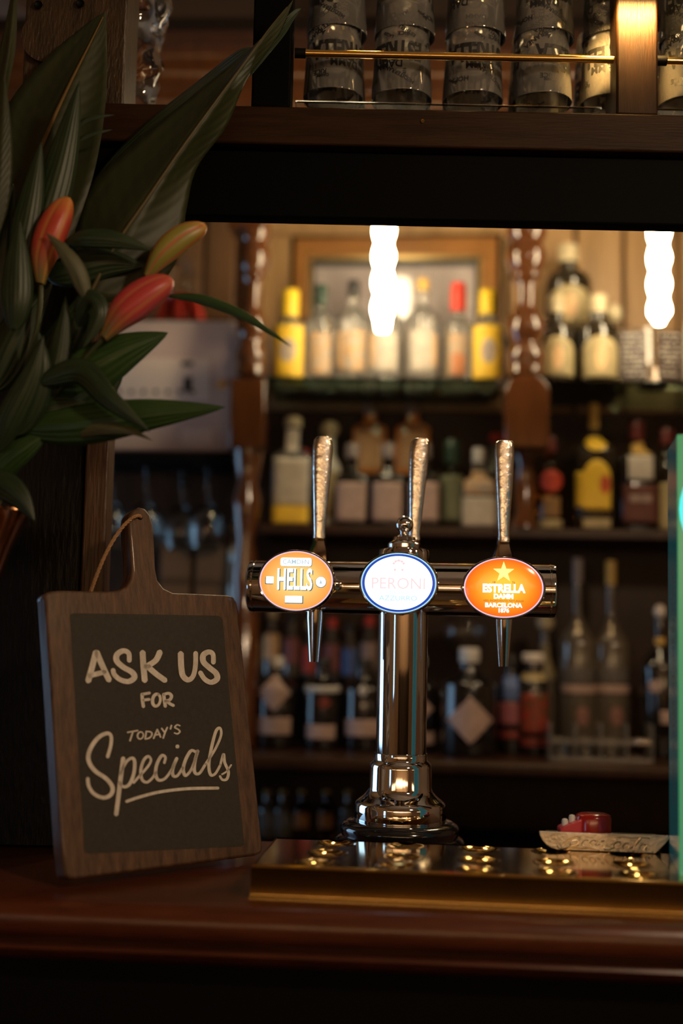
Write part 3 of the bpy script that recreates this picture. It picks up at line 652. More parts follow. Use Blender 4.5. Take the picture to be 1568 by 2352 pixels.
# ------------------------------------------------------------------ green lit tower at the right edge
tq = at_z(1560, 2012, TZ)
TWR = thing('light_tower', 'tall green-lit square drinks tower standing at the tray edge on the far right', 'drinks tower', (tq.x, tq.y, TZ))
ztop = at_d(1556, 998, tq.y).z - TZ
Wt, Dt = 0.13, 0.115
obj('body', MB().box((Wt / 2, Dt / 2 + 0.004, ztop / 2), (Wt, Dt, ztop)), mat('tower_smoked', (0.03, 0.14, 0.15), 0.12, coat=1.0, emit=(0.04, 0.20, 0.22), es=0.28), TWR, rz=-0.17, bevel=0.001)
obj('lit_front', MB().box((Wt / 2, 0.002, ztop / 2), (Wt, 0.004, ztop)), mat('tower_green', (0.03, 0.12, 0.06), 0.2, emit=(0.085, 0.36, 0.15), es=0.62), TWR, rz=-0.17, bevel=0.0008)
zo = at_d(1560, 1170, tq.y).z - TZ
fo = Flat(-0.0012); fo.disc(0.058, zo, 0.056, 0.062); obj('lit_oval', fo.m, emat('tower_cyan', (0.05, 0.85, 0.80), 1.3), TWR, smooth=False, rz=-0.17)
fr = MB(); rr = random.Random(2)
put_text(fr, 'ALWAYS SERVED EXTRA COLD', 0.020, lambda a, b: (-0.0006, 0.055 + b, ztop * 0.42 - a * 1.0), squash=1.0)
obj('side_lettering', fr, mat('tower_red_print', (0.35, 0.01, 0.02), 0.4), TWR, rz=-0.17, smooth=False)

# ------------------------------------------------------------------ embossed metal plate and red gadget on the tray
pc = at_z(1385, 1957, TZ)
PY = pc.y
def pp(zx, zy, dy=0.0):                                    # enlarged-view coordinates -> on the plate's upright plane
    return at_d(1180 + zx / 4.041, 1780 + zy / 4.041, PY + KT * pc.x + dy, KT)
pl0 = E((pc.x, PY, TZ))
plate = thing('bottle_opener', 'silver boat-shaped metal plate embossed with cola script, standing on the tray', 'bottle opener', pl0)
outl = [(235, 508), (600, 522), (1000, 538), (1445, 550), (1432, 590), (1400, 630), (1312, 716), (900, 698), (400, 680), (345, 660), (300, 632), (262, 590), (240, 545)]
pts3 = [pp(*p) - pl0 for p in outl]
zlow = min(p.z for p in pts3); dz = -zlow + 0.0003
mb = MB(); n = len(pts3)
nrm = E((KT, 1, 0)).normalized()
mb.add([p + E((0, 0, dz)) for p in pts3] + [p + E((0, 0, dz)) + nrm * 0.005 for p in pts3], [tuple(range(n)), tuple(range(2 * n - 1, n - 1, -1))] + [(i, i + n, (i + 1) % n + n, (i + 1) % n) for i in range(n)])
obj('plate', mb, mat('cast_silver', (0.80, 0.75, 0.64), 0.38, 0.8, col2=(0.60, 0.55, 0.45), nscale=90, bump=0.3, bscale=260), plate, bevel=0.0008)
em = MB()
for s_ in ([(610, 585), (604, 562), (568, 560), (505, 588), (458, 628), (446, 656), (478, 664), (540, 645), (600, 640)], [(528, 640), (520, 622), (548, 592), (585, 590), (595, 612), (570, 636), (535, 640)],
           [(690, 592), (664, 590), (636, 612), (634, 634), (662, 640), (700, 626)], [(760, 600), (735, 592), (706, 612), (706, 634), (730, 636), (758, 612), (778, 592), (760, 626), (766, 640), (800, 626)], [(806, 600), (840, 594)],
           [(950, 590), (965, 572), (930, 572), (872, 604), (836, 644), (838, 674), (880, 678), (940, 654)], [(990, 612), (960, 606), (928, 632), (930, 654), (962, 656), (988, 634), (985, 612)],
           [(1064, 624), (1036, 622), (1010, 646), (1014, 668), (1044, 668), (1066, 646), (1060, 624)], [(1076, 668), (1120, 640), (1180, 580), (1160, 574), (1120, 628), (1106, 676), (1140, 672)],
           [(1222, 636), (1196, 630), (1168, 652), (1170, 676), (1194, 676), (1222, 650), (1240, 634), (1222, 664), (1230, 684), (1262, 672)], [(405, 620), (402, 645), (430, 670), (490, 676), (560, 662), (640, 668), (700, 664), (800, 684)], [(930, 570), (1010, 560), (1090, 570), (1180, 566), (1260, 574)]):
    q = [pp(x, y, -0.0002) - pl0 + E((0, 0, dz)) for x, y in [(v.x, v.y) for v in catmull([E(p) for p in s_], 6)]]
    em.tube(q, 0.00085, 6)
obj('embossed_script', em, mat('silver_script', (0.75, 0.70, 0.60), 0.22, 1.0), plate)
obj('backing', MB().box((0.004, 0.026, 0.009), (0.14, 0.040, 0.0175), rz=-math.atan(KT)), mat('dark_backing', (0.02, 0.018, 0.016), 0.3), plate, bevel=0.002)
gq = at_d(1362, 1908, PY + 0.03)
gt = thing('cork_popper', 'red plastic bar gadget with two white pegs behind the embossed silver plate', 'bar gadget', (gq.x, PY + 0.030, TZ + 0.0180))
gs = (PY + 0.03) / FPX
RED = mat('red_plastic', (0.34, 0.012, 0.010), 0.18, coat=0.6); PINK = mat('pink_plastic', (0.55, 0.05, 0.07), 0.3)
hh = at_d(1362, 1867, PY + 0.03).z - (TZ + 0.018)
obj('drum', MB().lathe([(0, 0), (41 * gs, 0), (41 * gs, hh - 0.006), (38 * gs, hh - 0.0025), (30 * gs, hh - 0.0005), (0, hh)], 40, ry=0.8), RED, gt)
x0, x1 = -78 * gs, -30 * gs
obj('ramp', MB().prism([(x0, 0), (x1, 0), (x1, hh - 0.006), (x0 + 0.003, 0.008), (x0, 0.006)], -0.014, 0.014), PINK, gt, bevel=0.0015)
for xx, z_ in ((-64, 0.013), (-48, 0.018)):
    obj('white_peg', MB().lathe([(0, z_ - 0.008), (7 * gs, z_ - 0.008), (7.5 * gs, z_ + 0.001), (6 * gs, z_ + 0.004), (0, z_ + 0.005)], 16, c=(xx * gs, 0, 0)), mat('white_plastic', (0.7, 0.68, 0.66), 0.35), gt)

# ------------------------------------------------------------------ back bar
KW = 0.05
def bb(px, py, D): return at_d(px, py, D, KW)
RZB = -math.atan(KW)
DW, DB, DS, DL = 2.86, 2.68, 2.58, 2.42       # wall panels, bottles, shelf fronts, lamps
def bbox(name, px0, px1, r0, r1, D0, D1, m, parent=None, bevel=0.002, fn=obj, **kw):   # a block whose front face at D0 spans the pixels
    a = bb(px0, (r0 + r1) / 2, D0); b = bb(px1, (r0 + r1) / 2, D0); zt_ = bb((px0 + px1) / 2, r0, D0).z; zb_ = bb((px0 + px1) / 2, r1, D0).z
    return bbw(name, a.x, b.x, zb_, zt_, D0, D1, m, parent, bevel, **kw)
def bbw(name, x0, x1, z0, z1, D0, D1, m, parent=None, bevel=0.002, **kw):
    mb = MB(); xc_ = (x0 + x1) / 2
    mb.box((0, 0, 0), (x1 - x0, D1 - D0, z1 - z0))
    o = obj(name, mb, m, parent, loc=(xc_, (D0 + D1) / 2 - KW * xc_, (z0 + z1) / 2), rz=RZB, bevel=bevel, **kw)
    return o
Z1 = bb(886, 888, DB).z; Z2 = bb(900, 1216, DB).z; Z3 = bb(900, 1722, DB - 0.04).z
print('shelves', Z1, Z2, Z3)
bw_ = thing('back_bar', 'dark panelled back bar with wooden counter behind the beer font', 'back bar cabinet', (0, DW, 0))
bw_.location = (0, 0, 0)
XL, XR = -0.95, 1.6
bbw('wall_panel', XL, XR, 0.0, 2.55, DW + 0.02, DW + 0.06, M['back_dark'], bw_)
bbw('centre_panel', bb(600, 700, DW).x, bb(1160, 700, DW).x, Z1 - 0.02, 2.55, DW, DW + 0.02, M['back_wall'], bw_)
prev = 1166
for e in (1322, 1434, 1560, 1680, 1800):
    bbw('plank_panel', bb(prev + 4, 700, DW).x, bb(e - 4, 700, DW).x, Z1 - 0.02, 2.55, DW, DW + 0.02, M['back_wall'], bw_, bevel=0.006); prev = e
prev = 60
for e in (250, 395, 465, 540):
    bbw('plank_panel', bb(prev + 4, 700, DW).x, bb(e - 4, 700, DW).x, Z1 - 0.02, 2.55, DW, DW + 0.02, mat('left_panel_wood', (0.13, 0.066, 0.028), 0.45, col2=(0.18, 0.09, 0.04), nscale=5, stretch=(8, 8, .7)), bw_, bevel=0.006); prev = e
bbw('counter_top', XL, XR, Z3 - 0.028, Z3, DS - 0.14, DW + 0.02, M['back_dark'], bw_, bevel=0.008)
bbw('base_cabinet', XL, XR, 0.0, 0.30, DS - 0.06, DW + 0.02, M['bar_front'], bw_)
bbw('base_shelf', XL, XR, bb(700, 1925, DS + 0.1).z - 0.02, bb(700, 1925, DS + 0.1).z, DS - 0.04, DW + 0.02, M['bar_front'], bw_)
# cornice seen above the gantry
cz = bb(420, 136, DS).z
bbw('cornice_frieze', XL, XR, 2.52, cz + 0.13, DS + 0.06, DW + 0.02, mat('frieze_dark', (0.014, 0.006, 0.003), 0.5), bw_)
mb = MB(); prof_ = [(0.06, -0.12), (0.0, -0.115), (-0.004, -0.09), (-0.014, -0.08), (-0.014, -0.05), (-0.024, -0.03), (-0.036, -0.012), (-0.040, 0.004), (-0.036, 0.018), (-0.024, 0.026), (-0.01, 0.03), (-0.01, 0.06), (0.06, 0.065)]
vs_ = [along(DS + d, XL, cz + z, KW) for d, z in prof_] + [along(DS + d, XR, cz + z, KW) for d, z in prof_]; n = len(prof_)
mb.add(vs_, [tuple(range(n)), tuple(range(2 * n - 1, n - 1, -1))] + [(i, i + n, (i + 1) % n + n, (i + 1) % n) for i in range(n)])
obj('cornice_moulding', mb, M['turned'], bw_)
# wall moulding over the picture
mr = bb(880, 528, DW - 0.02)
bbw('picture_rail', bb(612, 528, DW).x, bb(1165, 528, DW).x, mr.z - 0.012, mr.z + 0.03, DW - 0.02, DW, M['back_wall'], bw_, bevel=0.006)

# turned posts
def turned(px, half, parts, label, top_row, mlabel=None):
    q = bb(px, 890, DS + 0.02); s_ = (DS + 0.02) / FPX
    t = thing('turned_post', label, 'post', (q.x, q.y, 0), RZB)
    def Z(row): return bb(px, row, DS + 0.02).z
    prof_ = [(h * s_, Z(r)) for r, h in parts]
    obj('spindle', MB().lathe([(0, prof_[0][1])] + prof_ + [(0, prof_[-1][1])], 40), M['turned'], t)
    return t, Z, s_
sp_r = [(870, 30), (864, 44), (852, 45), (838, 42), (828, 47), (815, 47), (800, 38), (790, 34), (775, 40), (762, 47), (745, 46), (728, 38), (715, 29), (690, 24), (660, 25), (646, 31), (640, 38), (634, 38), (626, 34), (614, 43), (600, 47), (585, 47), (570, 41), (558, 38), (548, 46), (536, 48), (520, 46), (505, 40), (470, 28), (430, 25), (400, 30)]
t, Z, s_ = turned(1206, 48, sp_r, 'thick turned wooden post to the right of the framed picture', 500)
blk = [(-50 * s_, Z(1035)), (50 * s_, Z(1035)), (50 * s_, Z(905))] + [(50 * s_ * math.cos(a), Z(905) + 38 * s_ * math.sin(a)) for a in [PI * i / 10 for i in range(1, 10)]] + [(-50 * s_, Z(905))]
obj('square_block', MB().prism(blk, -48 * s_, 48 * s_), M['turned'], t, bevel=0.003)
obj('lower_spindle', MB().lathe([(0, Z2), (30 * s_, Z2), (30 * s_, Z2 + 0.01), (20 * s_, Z2 + 0.03), (24 * s_, Z(1120)), (18 * s_, Z(1070)), (34 * s_, Z(1037)), (0, Z(1035))], 32), M['turned'], t)
sp_l = [(r, h * 0.80) for r, h in sp_r]
t, Z, s_ = turned(574, 38, sp_l, 'turned wooden post to the left of the framed picture', 500)
obj('square_block', MB().prism([(-40 * s_, Z(1035)), (40 * s_, Z(1035)), (40 * s_, Z(876)), (-40 * s_, Z(876))], -38 * s_, 38 * s_), M['turned'], t, bevel=0.003)
obj('lower_spindle', MB().lathe([(0, Z3)] + [(h * s_, Z(r)) for r, h in ((1715, 36), (1420, 36), (1400, 26), (1330, 32), (1240, 22), (1190, 30), (1150, 34), (1110, 24), (1060, 34), (1035, 36))] + [(0, Z(1035))], 32), M['turned'], t)
bbox('square_block', 528, 612, 380, 520, DS - 0.02, DS + 0.06, M['turned'], None).name = 'tmp'
tmp = bpy.data.objects['tmp']; tmp.name = 'upper_block'; mw = tmp.matrix_world.copy(); tmp.parent = t; bpy.context.view_layer.update(); tmp.matrix_parent_inverse = t.matrix_world.inverted()

# framed picture
pf = bb(910, 720, DW - 0.01)
pic = thing('framed_picture', 'wood-framed picture with pale mount on the wall behind the gin bottles', 'picture', pf, RZB - 0.04)
def prel(px, row, D=DW - 0.02):
    q = bb(px, row, D) - pf; return (q.x * math.cos(RZB) + q.y * math.sin(RZB), q.z)
def rectframe(name, o_, i_, d0, d1, m):
    (x0, x1, z0, z1), (a0, a1, b0, b1) = o_, i_; mb = MB()
    for y in (d0, d1): mb.v += [(x0, y, z0), (x1, y, z0), (x1, y, z1), (x0, y, z1), (a0, y, b0), (a1, y, b0), (a1, y, b1), (a0, y, b1)]
    for i in range(4):
        j = (i + 1) % 4; mb.f += [(i, j, j + 4, i + 4), (i + 8, i + 12, j + 12, j + 8), (i, i + 8, j + 8, j), (i + 4, j + 4, j + 12, i + 12)]
    return obj(name, mb, m, pic, smooth=False)
x0, zt_ = prel(668, 545); x1, zb_ = prel(1148, 900)
xi0, zi1 = prel(708, 586); xi1, zi0 = prel(1104, 870)
rectframe('frame', (x0 + .010, x1 - .010, zb_, zt_), (xi0, xi1, zi0, zi1), -0.012, 0.006, M['frame_wood'])
rectframe('black_edge', (x0, x1, zb_ - .01, zt_ + .01), (x0 + .0095, x1 - .0095, zb_ + 0.0005, zt_ - 0.0005), -0.006, 0.006, M['gantry_black'])
rectframe('gilt_slip', (xi0, xi1, zi0, zi1), (xi0 + .008, xi1 - .008, zi0 + .008, zi1 - .008), -0.010, 0.006, M['gold'])
rectframe('dark_slip', (xi0 + .008, xi1 - .008, zi0 + .008, zi1 - .008), (xi0 + .016, xi1 - .016, zi0 + .016, zi1 - .024), -0.004, 0.006, mat('picture_dark_slip', (0.06, 0.06, 0.055), 0.4))
obj('print', MB().box(((xi0 + xi1) / 2, 0.003, (zi0 + zi1) / 2), (xi1 - xi0 - .03, 0.004, zi1 - zi0 - .03)), mat('picture_print', (0.42, 0.36, 0.36), 0.06, coat=1.0, col2=(0.52, 0.45, 0.43), nscale=9), pic)

# shelves
def bshelf(name, x0, x1, z, label, m, th=0.012, D0=DS):
    return tag(bbw(name, x0, x1, z - th, z, D0, DW - 0.002, m), label, 'shelf')
GE = mat('shelf_glass', (0.55, 0.80, 0.64), 0.02, trans=1.0, ior=1.5)
xa_, xb_, xc_ = bb(612, 900, DS).x, bb(1150, 900, DS).x, bb(1258, 900, DS).x
bshelf('glass_shelf', xa_, xb_, Z1, 'green-edged glass shelf carrying gin bottles below the framed picture', GE)
bshelf('glass_shelf', xc_, XR, Z1, 'glass shelf carrying squat rum bottles and the menu stand', GE)
bshelf('wooden_shelf', xa_, xb_, Z2, 'dark shelf level with the tap handles carrying orange and black bottles', M['back_dark'], 0.02)
bshelf('wooden_shelf', xb_ + 0.001, XR, Z2, 'dark shelf right of the post carrying tequila and whisky bottles', M['back_dark'], 0.02)

# twisted lamps
def lamp(px, row_bot, label, ph):
    q = bb(px, row_bot, DL); L = 0.36; n = 28; mb = MB(); rows = 90; rings = []
    t = thing('twisted_lamp', label, 'lamp', (q.x, q.y, q.z))
    for j in range(rows + 1):
        z = L * j / rows; o_ = len(mb.v); tap = min(1, 0.55 + z / 0.02 * 0.45) if z < 0.02 else 1.0
        for i in range(n):
            a = 2 * PI * i / n; r = 0.0195 * tap * (1 + 0.15 * math.cos(2 * (a - ph) - z * 2 * PI / 0.054))
            mb.v.append((r * math.cos(a), r * math.sin(a), z))
        rings.append(o_)
    for a, b in zip(rings, rings[1:]):
        for i in range(n): j2 = (i + 1) % n; mb.f.append((a + i, a + j2, b + j2, b + i))
    mb.f.append(tuple(rings[0] + i for i in range(n))); mb.f.append(tuple(rings[-1] + i for i in range(n)))
    obj('glowing_twist', mb, LAMP, t)
    obj('cap', MB().lathe([(0, L + 0.04), (0.02, L + 0.04), (0.024, L + 0.03), (0.024, L - 0.002), (0, L - 0.002)], 24), M['brass'], t)
    obj('flex', MB().tube([(0, 0, L + 0.035), (0, 0, CEIL - q.z)], 0.003, 8), M['bar_front'], t)
LAMP = emat('lamp_glow', (1.0, 0.79, 0.47), 46.0)
lamp(878, 762, 'glaring twisted tube lamp hanging in front of the framed picture', 0.3)
lamp(1514, 744, 'glaring twisted tube lamp hanging in front of the tan panelling', 1.3)

# ------------------------------------------------------------------ bottles
BM = {}
def bm(n, *a, **k):
    if n not in BM: BM[n] = mat('bottle_' + n, *a, **k)
    return BM[n]
CLR = bm('clear', (0.95, 0.95, 0.90), 0.0, trans=0.90, ior=1.42); GRN = bm('green', (0.45, 0.62, 0.40), 0.02, trans=1.0); AMB = bm('amber', (0.75, 0.28, 0.04), 0.02, trans=1.0)  # clear glass carries a pale diffuse share in place of refracted lamp light
BLK = bm('black', (0.010, 0.008, 0.007), 0.08, coat=1.0); BRN = bm('brown_black', (0.022, 0.016, 0.009), 0.10, coat=1.0); ORG = bm('orange', (0.95, 0.36, 0.07), 0.12, coat=1.0); FRO = bm('frosted', (0.62, 0.64, 0.58), 0.25, coat=0.5)
SMK = bm('smoked', (0.10, 0.085, 0.065), 0.12, coat=1.0)
def lm(n, c, c2=None): return bm('label_' + n, c, 0.55, col2=c2 or tuple(x * 0.72 for x in c), nscale=55)
YEL = lm('yellow', (0.86, 0.58, 0.035), (0.80, 0.50, 0.05)); CRM = lm('cream', (0.46, 0.37, 0.19)); WHI = lm('white', (0.58, 0.52, 0.44)); PNK = lm('pinkish', (0.46, 0.33, 0.29)); REDL = lm('red', (0.62, 0.07, 0.035)); BLU = lm('blue', (0.10, 0.17, 0.42)); GRY = lm('grey', (0.36, 0.34, 0.30), (0.62, 0.34, 0.12)); SIL = lm('silver', (0.5, 0.5, 0.48)); ORL = lm('peach', (0.82, 0.52, 0.27)); PRN = lm('dark_print', (0.12, 0.09, 0.07))
CAPS = {n: bm('cap_' + n, c, 0.35) for n, c in dict(yellow=(0.86, 0.58, 0.03), black=(0.015, 0.015, 0.015), green=(0.02, 0.05, 0.035), red=(0.70, 0.05, 0.03), cream=(0.50, 0.42, 0.26), grey=(0.25, 0.21, 0.20), gold=(0.60, 0.38, 0.09), white=(0.65, 0.60, 0.55), darkred=(0.16, 0.03, 0.025), silver=(0.55, 0.54, 0.52)).items()}
def bottle(px, top, wpx, Zs, body, label, cap='black', D=DB, shape='round', neck=0.34, sh=0.62, nk=0.76, capf=0.12, capw=0.40, labels=(), group=None, name='bottle', ry=1.0, liquid=None, cork=False):
    q = bb(px, 1000, D); base = E((q.x, q.y, Zs))
    # where the column of pixels meets the shelf height
    for _ in range(3):
        lo, hi = 300, 2300
        for _ in range(30):
            mid = (lo + hi) / 2
            if bb(px, mid, D).z > Zs: lo = mid
            else: hi = mid
    q = bb(px, mid, D); base = E((q.x, q.y, Zs)); h = bb(px, top, D).z - Zs
    r = wpx / 2 * D / FPX
    t = thing(name, label, 'bottle', base, RZB, group)
    p = 5.0 if shape == 'square' else 2.0
    if shape == 'square': r *= 0.97
    rn = neck * r
    prof_ = [(0, 0.002), (r * 0.80, 0.0), (r * 0.95, 0.003), (r, 0.010), (r, sh * h)]
    for i in range(1, 8):
        a = i / 8; s_ = (1 - math.cos(a * PI)) / 2; prof_.append((r + (rn - r) * s_ if shape != 'dome' else rn + (r - rn) * math.sqrt(max(0, 1 - a * a)), (sh + (nk - sh) * (a if shape == 'dome' else (a * 0.8 + 0.2 * s_))) * h))
    prof_ += [(rn, nk * h), (rn * 0.97, (1 - capf) * h), (rn * 1.1, (1 - capf) * h + 0.001), (0, (1 - capf) * h + 0.001)]
    n = 40
    pp_ = p
    obj('glass_body', MB().lathe(prof_, n, p=pp_, ry=ry), body, t)
    rc = capw * r
    if cork:
        cp = [(0, (1 - capf) * h + 0.0015)] + [(rc * math.cos(a), (1 - capf / 2) * h + capf / 2 * h * math.sin(a)) for a in [-PI / 2 + PI * i / 10 for i in range(1, 10)]] + [(0, h)]
    else: cp = [(0, (1 - capf) * h + 0.0012), (rc, (1 - capf) * h + 0.0012), (rc * 1.02, (1 - capf * 0.5) * h), (rc * 0.98, h - 0.002), (rc * 0.90, h), (0, h)]
    obj('cap', MB().lathe(cp, 24), CAPS[cap], t)
    def rad_at(z):
        for (r0, z0), (r1, z1) in zip(prof_[1:], prof_[2:]):
            if z0 <= z <= z1 and z1 > z0: return r0 + (r1 - r0) * (z - z0) / (z1 - z0)
        return r
    for lb in labels:
        row0, row1, wl, m = lb[:4]; kind = lb[4] if len(lb) > 4 else 'rect'
        za, zb2 = bb(px, row1, D).z - Zs, bb(px, row0, D).z - Zs
        za = max(za, 0.003); dx = (lb[5] if len(lb) > 5 else 0) * D / FPX
        mb = MB(); NI, NJ = 14, 12; hw = wl / 2 * D / FPX
        for j in range(NJ + 1):
            z = za + (zb2 - za) * j / NJ; f = j / NJ * 2 - 1
            ww = hw * {'rect': 1.0, 'diamond': max(0.02, 1 - abs(f)), 'oval': math.sqrt(max(0.0004, 1 - f * f)), 'arch': 1.0 if f < 0.3 else math.sqrt(max(0.05, 1 - ((f - 0.3) / 0.7) ** 2))}[kind]
            rz_ = rad_at(z) * 1.004 + 0.0006
            for i in range(NI + 1):
                x = dx + ww * (2 * i / NI - 1)
                if shape == 'square':
                    xx = max(-rz_ * 0.985, min(rz_ * 0.985, x)); yy = -rz_ * ry * (max(0, 1 - abs(xx / rz_) ** pp_)) ** (1 / pp_)
                else:
                    xx = max(-rz_ * 0.995, min(rz_ * 0.995, x)); yy = -math.sqrt(max(0, rz_ * rz_ - xx * xx)) * ry
                mb.v.append((xx, yy, z))
        for j in range(NJ):
            for i in range(NI): a = j * (NI + 1) + i; mb.f.append((a, a + 1, a + NI + 2, a + NI + 1))
        obj('label', mb, m, t, solid=0.0006)
    return t
def riser(px0, px1, row, D0, D1, Zs, label):
    a, b = bb(px0, row, D0).x, bb(px1, row, D0).x; z = bb((px0 + px1) / 2, row, D0 + 0.03).z
    tag(bbw('bottle_riser', a, b, Zs, z, D0, D1, M['bar_front']), label, 'riser'); return z
G1 = 'gin bottles on the glass shelf under the picture'
bottle(662, 668, 88, Z1, CLR, 'yellow-capped gin bottle with yellow label, first on the picture shelf', 'yellow', D=DB - 0.02, neck=0.42, capf=0.30, capw=0.48, sh=0.60, nk=0.69, labels=((748, 878, 72, YEL), (785, 842, 40, lm('print_violet', (0.45, 0.38, 0.34)), 'oval')), group=G1)
bottle(733, 655, 80, Z1, CLR, 'clear gin bottle with dark green cap, second on the picture shelf', 'green', neck=0.36, capf=0.22, capw=0.36, labels=((772, 868, 52, GRY),), group=G1)
bottle(808, 646, 86, Z1, CLR, 'clear gin bottle with slim black cap, third on the picture shelf', 'black', neck=0.34, capf=0.16, capw=0.34, labels=((768, 862, 58, GRY), (770, 850, 12, ORL, 'rect', -30)), group=G1)
bottle(884, 650, 86, Z1, CLR, 'clear gin bottle right behind the glaring lamp, fourth on the picture shelf', 'silver', neck=0.34, capf=0.14, capw=0.34, labels=((772, 862, 58, WHI), (772, 850, 12, ORL, 'rect', -30)), group=G1)
bottle(968, 642, 86, Z1, CLR, 'clear gin bottle with dark gold cap, fifth on the picture shelf', 'gold', neck=0.34, capf=0.12, capw=0.34, labels=((768, 862, 58, WHI), (775, 850, 10, ORL, 'rect', 28)), group=G1)
bottle(1050, 652, 76, Z1, CLR, 'clear bottle with tall red cap on the picture shelf', 'red', neck=0.40, capf=0.28, capw=0.48, sh=0.58, nk=0.68, labels=((775, 870, 44, GRY), (820, 870, 30, lm('print_orange', (0.6, 0.2, 0.07)))), group=G1)
bottle(1118, 668, 86, Z1, CLR, 'yellow-capped gin bottle with yellow label, last before the thick post', 'yellow', D=DB - 0.02, neck=0.40, capf=0.27, capw=0.46, sh=0.60, nk=0.70, labels=((756, 880, 70, YEL), (785, 845, 34, lm('print_violet', (0.45, 0.38, 0.34)), 'oval')), group=G1)
G2 = 'squat dark rum bottles with cream labels'
kw = dict(neck=0.42, sh=0.56, nk=0.72, capf=0.20, capw=0.44, group=G2, shape='dome')
bottle(1275, 682, 92, Z1, BRN, 'squat dark rum bottle with cream label, beside the thick turned post', 'cream', D=DB - 0.03, labels=((782, 872, 78, CRM, 'arch'), (800, 860, 24, ORL, 'oval')), **kw)
zr = riser(1250, 1420, 772, DB + 0.06, DB + 0.16, Z1, 'black riser step behind the squat rum bottles')
bottle(1304, 565, 108, zr, BRN, 'squat dark rum bottle raised above the other two', 'cream', D=DB + 0.10, labels=((668, 756, 94, CRM, 'arch'), (690, 745, 28, ORL, 'oval')), **kw)
bottle(1372, 680, 100, Z1, BRN, 'squat dark rum bottle with cream label, next to the menu stand', 'cream', D=DB - 0.03, labels=((782, 876, 82, CRM, 'arch'), (800, 862, 24, ORL, 'oval')), **kw)
bottle(1410, 698, 60, Z1, BRN, 'dark bottle mostly hidden behind the menu stand, cream cap showing', 'cream', D=DB + 0.02, cork=True, neck=0.4, capf=0.22, capw=0.62, sh=0.5, nk=0.7)
# acrylic menu stand
mq = bb(1496, 893, DB - 0.05)
ms = thing('menu_stand', 'clear acrylic stand holding two open black menu cards', 'menu stand', (mq.x, mq.y, Z1), RZB)
ms_s = (DB - 0.05) / FPX; hm = bb(1496, 752, DB - 0.05).z - Z1
INK = mat('menu_white_ink', (0.62, 0.55, 0.48), 0.6); rr = random.Random(11)
for s in (-1, 1):
    cxm = s * 42 * ms_s
    obj('acrylic_sleeve', MB().box((cxm, s * 0 + 0.000, hm / 2), (80 * ms_s, 0.007, hm), rz=0.18 * s), M['glass'], ms, bevel=0.001)
    cd_ = obj('menu_card', MB().box((cxm, -0.0045, hm / 2), (62 * ms_s, 0.0012, hm * 0.86), rz=0.18 * s), mat('menu_black', (0.05, 0.035, 0.03), 0.5), ms, smooth=False)
    mb = MB()
    for j in range(9):
        x = -24 * ms_s
        while x < 22 * ms_s:
            w2 = rr.uniform(4, 11) * ms_s; z = hm * (0.86 - j * 0.085)
            if rr.random() < 0.75: mb.box((cxm + x + w2 / 2, -0.0056 + s * 0.18 * (x + w2 / 2), z), (w2, 0.0006, 0.0032), rz=0.18 * s)
            x += w2 + 2.5 * ms_s
    obj('chalky_writing', mb, INK, cd_, smooth=False)
obj('spine', MB().box((0, 0.002, hm / 2), (6 * ms_s, 0.008, hm)).box((0, 0.0, 0.003), (60 * ms_s, 0.05, 0.006)), M['glass'], ms, bevel=0.001)
for s in (-1, 1): obj('pale_edge', MB().box((s * 80 * ms_s, -0.003 + s * s * 0.006, hm / 2), (7 * ms_s, 0.006, hm)), mat('menu_pale_edge', (0.50, 0.42, 0.33), 0.4), ms, bevel=0.001)

# second shelf
zr = riser(790, 1010, 1092, DB + 0.05, DB + 0.15, Z2, 'black riser step behind the dark whisky bottles')
for px, lb in ((848, 'orange bottle with cream label raised behind, left of the middle handle'), (946, 'orange bottle with cream label raised behind, touching the middle handle')):
    bottle(px, 928, 84, zr, ORG, lb, 'grey', D=DB + 0.10, shape='square', neck=0.36, sh=0.64, nk=0.76, capf=0.16, capw=0.42, labels=((1000, 1082, 62, ORL), (988, 996, 54, PRN)), group='raised orange bottles')
bottle(668, 958, 94, Z2, CLR, 'white-labelled bottle with yellow band, leftmost on the handle-level shelf', 'cream', shape='square', neck=0.36, sh=0.62, nk=0.72, capf=0.10, capw=0.44, labels=((1058, 1166, 82, WHI), (1166, 1206, 84, YEL), (988, 1040, 30, WHI)))
bottle(693, 1030, 52, Z2, BLK, 'dark bottle with orange-red cap behind the white-labelled bottle', 'red', D=DB + 0.09, neck=0.4, capf=0.16, capw=0.62, cork=True)
bottle(752, 966, 56, Z2, FRO, 'slim pale bottle with round cream stopper behind the left handle', 'cream', D=DB + 0.03, neck=0.42, sh=0.55, nk=0.7, capf=0.16, capw=0.78, cork=True, labels=((1085, 1190, 48, CRM),))
for i, (px, lb) in enumerate(((806, 'black bottle with pinkish label, first below the orange bottles'), (888, 'black bottle with pinkish label, middle one below the orange bottles'), (972, 'black bottle with pinkish label, behind the middle handle'))):
    bottle(px, 1020, 78, Z2, BLK, lb, 'grey', D=DB - 0.02, shape='square', neck=0.34, sh=0.60, nk=0.70, capf=0.18, capw=0.42, labels=((1112, 1200, 68, PNK),), group='black bottles with pinkish labels')
bottle(1036, 1012, 62, Z2, GRN, 'pale green bottle with grey-green cap between the middle and right handles', 'green', neck=0.5, sh=0.62, nk=0.70, capf=0.26, capw=0.60, labels=((1095, 1200, 50, lm('sage', (0.17, 0.19, 0.12))),))
bottle(1098, 1030, 88, Z2, CLR, 'clear bottle with wide white label behind the right handle', 'silver', shape='square', neck=0.36, sh=0.55, nk=0.66, capf=0.18, capw=0.36, labels=((1146, 1212, 80, WHI), (1085, 1140, 70, GRY)))
